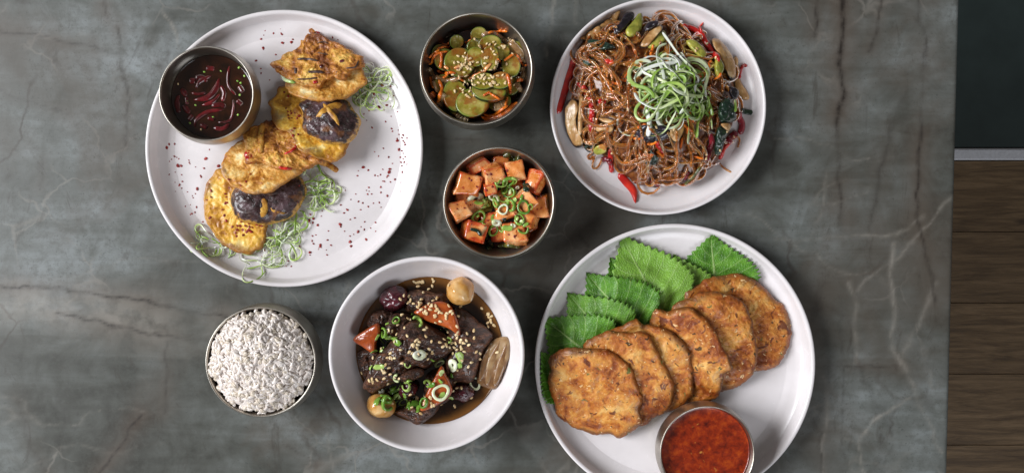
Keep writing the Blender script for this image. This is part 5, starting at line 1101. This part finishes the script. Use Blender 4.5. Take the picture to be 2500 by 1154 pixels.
# scallion heap on the noodles
gx, gy = PX(1646, 222, .05); gH = blurH(6).copy(); gtop = float(gH[cell(gx, gy)])
garnish = thing('scallion_heap', (gx, gy, gtop), 'heap of curled white and green scallion shreds crowning the noodles', 'scallion')
GR = S(.05, 92)
def gz_(x, y):
    d = math.hypot(x - gx, y - gy) / GR; return max(float(gH[cell(x, y)]), gtop - .002) * .5 + .5 * float(gH[cell(x, y)]) + .016 * max(0, 1 - d * d)
rs = random.Random(44)
for k in range(84):
    P = shred_path(gx, gy, GR * (.5 + .38 * rs.random()), 30, 1.1, rs, lambda x, y: gz_(x, y) * 1.0, .006); P[:, 2] += -.010 + .012 * k / 84; shred(garnish, P, .0022 + .0024 * rs.random(), rs.choice((.55, .4, .3, .1, -.15)) * (.6 + .6 * rs.random()), 3000 + k)
for k, (q, w, g) in enumerate((([(100, 225), (190, 350), (290, 500), (420, 650), (470, 700)], 8, -.35), ([(95, 800), (80, 660), (45, 520), (60, 400), (150, 350)], 8, -.5), ([(300, 590), (150, 530), (0, 560), (-130, 620), (-200, 720), (-180, 850)], 9, -.6), ([(400, 570), (500, 580), (600, 680), (560, 850), (580, 950)], 9, .2), ([(370, 820), (280, 800), (200, 690), (100, 600)], 11, -.5), ([(450, 780), (430, 900), (380, 1010), (300, 1120)], 9, -.2), ([(300, 450), (350, 500), (405, 580)], 8, -.5), ([(-220, 750), (-100, 650), (50, 600), (200, 580), (290, 540)], 10, -.5),
                               ([(330, 690), (420, 720), (410, 860), (330, 960), (290, 1110)], 10, .35), ([(600, 960), (640, 1060), (660, 1140)], 9, .5), ([(540, 1020), (530, 1150), (490, 1230), (480, 1390)], 12, .5), ([(340, 1150), (380, 1290), (390, 1460)], 10, .35), ([(-90, 1090), (-60, 1220), (-80, 1390)], 12, -.5), ([(-20, 1140), (-60, 1240), (-70, 1310)], 8, -.4), ([(-220, 900), (-150, 1000), (0, 1090), (150, 1040), (300, 960)], 9, -.1), ([(560, 1060), (640, 1160), (665, 1290)], 7, .5), ([(930, 950), (935, 1010), (930, 1090)], 8, .5))):
    px = Zn6(q); P0 = PXS(px, .058); P = catmull(P0, 28); z = np.array([gz_(a, b) for a, b in P]); z = np.convolve(np.pad(z, 4, 'edge'), np.ones(9) / 9, 'valid') + (.004 if k < 15 else .0005)
    zr = Hat(P[:, 0], P[:, 1]); z = np.maximum(z, blurH(2)[cell(P[:, 0], P[:, 1])] + .001) if k > 8 else z
    shred(garnish, np.column_stack([P, z]), S(.058, w), g, 4000 + k)
for (px, py) in ((1698, 125), (1702, 118), (1712, 90), (1470, 300), (1530, 270), (1590, 320), (1720, 400), (1730, 385), (1780, 320), (1765, 365), (1535, 205), (1500, 370), (1690, 85), (1735, 98), (1748, 140), (1560, 130), (1440, 165), (1640, 320), (1596, 316), (1810, 326)):
    lay('sesame_seed', SEEDS[rs.randrange(3)], px, py, .04, .0006, .95, None, .3, rs, label='sesame seed stuck on the glass noodle dish', cat='sesame seed', group='sesame seeds on the noodle dish')

# ------------------------------------------------------------------ chili flakes strewn over the fritter plate
rs = random.Random(55); fl_ = []
def flk(n, cx, cy, sx, sy, ang=0.0, big=.15):
    for _ in range(n):
        a, b = rs.gauss(0, 1) * sx, rs.gauss(0, 1) * sy; fl_.append((cx + a * math.cos(ang) - b * math.sin(ang), cy + a * math.sin(ang) + b * math.cos(ang), .45 + .45 * rs.random() + (.6 if rs.random() < big else 0)))
flk(30, 990, 360, 14, 55); flk(24, 960, 330, 30, 60); flk(34, 930, 440, 45, 35); flk(30, 865, 520, 40, 40, .5); flk(26, 770, 570, 50, 40); flk(14, 740, 630, 60, 25); flk(26, 455, 430, 38, 45); flk(14, 420, 395, 16, 30); flk(14, 470, 500, 20, 30); flk(14, 915, 270, 35, 40); flk(8, 690, 90, 40, 25); flk(5, 640, 150, 15, 60); flk(8, 760, 500, 40, 40)
fl_ += [(x, y, .8 + .5 * rs.random()) for x, y in Zb([(330, 670), (350, 640), (380, 600), (400, 640), (430, 600), (460, 580), (480, 650), (490, 660), (340, 700), (380, 560), (240, 550), (300, 610), (570, 600), (590, 605), (230, 375), (245, 370), (200, 440), (230, 285), (220, 495), (460, 640), (420, 560), (500, 615), (370, 530), (485, 172), (437, 212), (310, 150), (515, 100), (870, 705), (440, 660), (410, 690), (350, 600), (470, 610), (540, 590), (265, 225)])]
fl_ += [(x, y, .8 + .4 * rs.random()) for x, y in Zc([(715, 365), (750, 355), (760, 385), (800, 380), (720, 410), (770, 450), (735, 450), (840, 455), (865, 420), (690, 320), (820, 590), (880, 670), (815, 685), (650, 100), (710, 155), (1315, 300), (1300, 325), (790, 620)])]
fl_ += [(x, y, .8 + .6 * rs.random()) for x, y in Za([(950, 295), (970, 305), (1030, 335), (130, 225), (340, 272), (350, 375), (115, 445), (88, 750), (460, 370), (840, 205), (505, 180), (420, 170), (325, 200), (1470, 1000), (1440, 975), (1580, 900), (1560, 890), (1680, 910), (1350, 1075)])]
cnt = 0
for (px, py, s) in fl_:
    if math.hypot(px - 693, py - 362) > 308 or math.hypot(px - 503, py - 228) < 122 or cnt >= 300: continue
    x, y = PX(px, py, .02); onf = Hat(x, y) > .012
    h = float(Hat(x, y)) if not onf else .03
    lay('chili_flake', FLAKES[rs.randrange(6)], px, py, min(h, .045), .0003, s * 1.3, None, .15, rs, label='red chili flake scattered on a battered fritter' if onf else 'red chili flake scattered on the white fritter plate', cat='chili flake', group='chili flakes on the fritters' if onf else 'chili flakes on the fritter plate'); cnt += 1
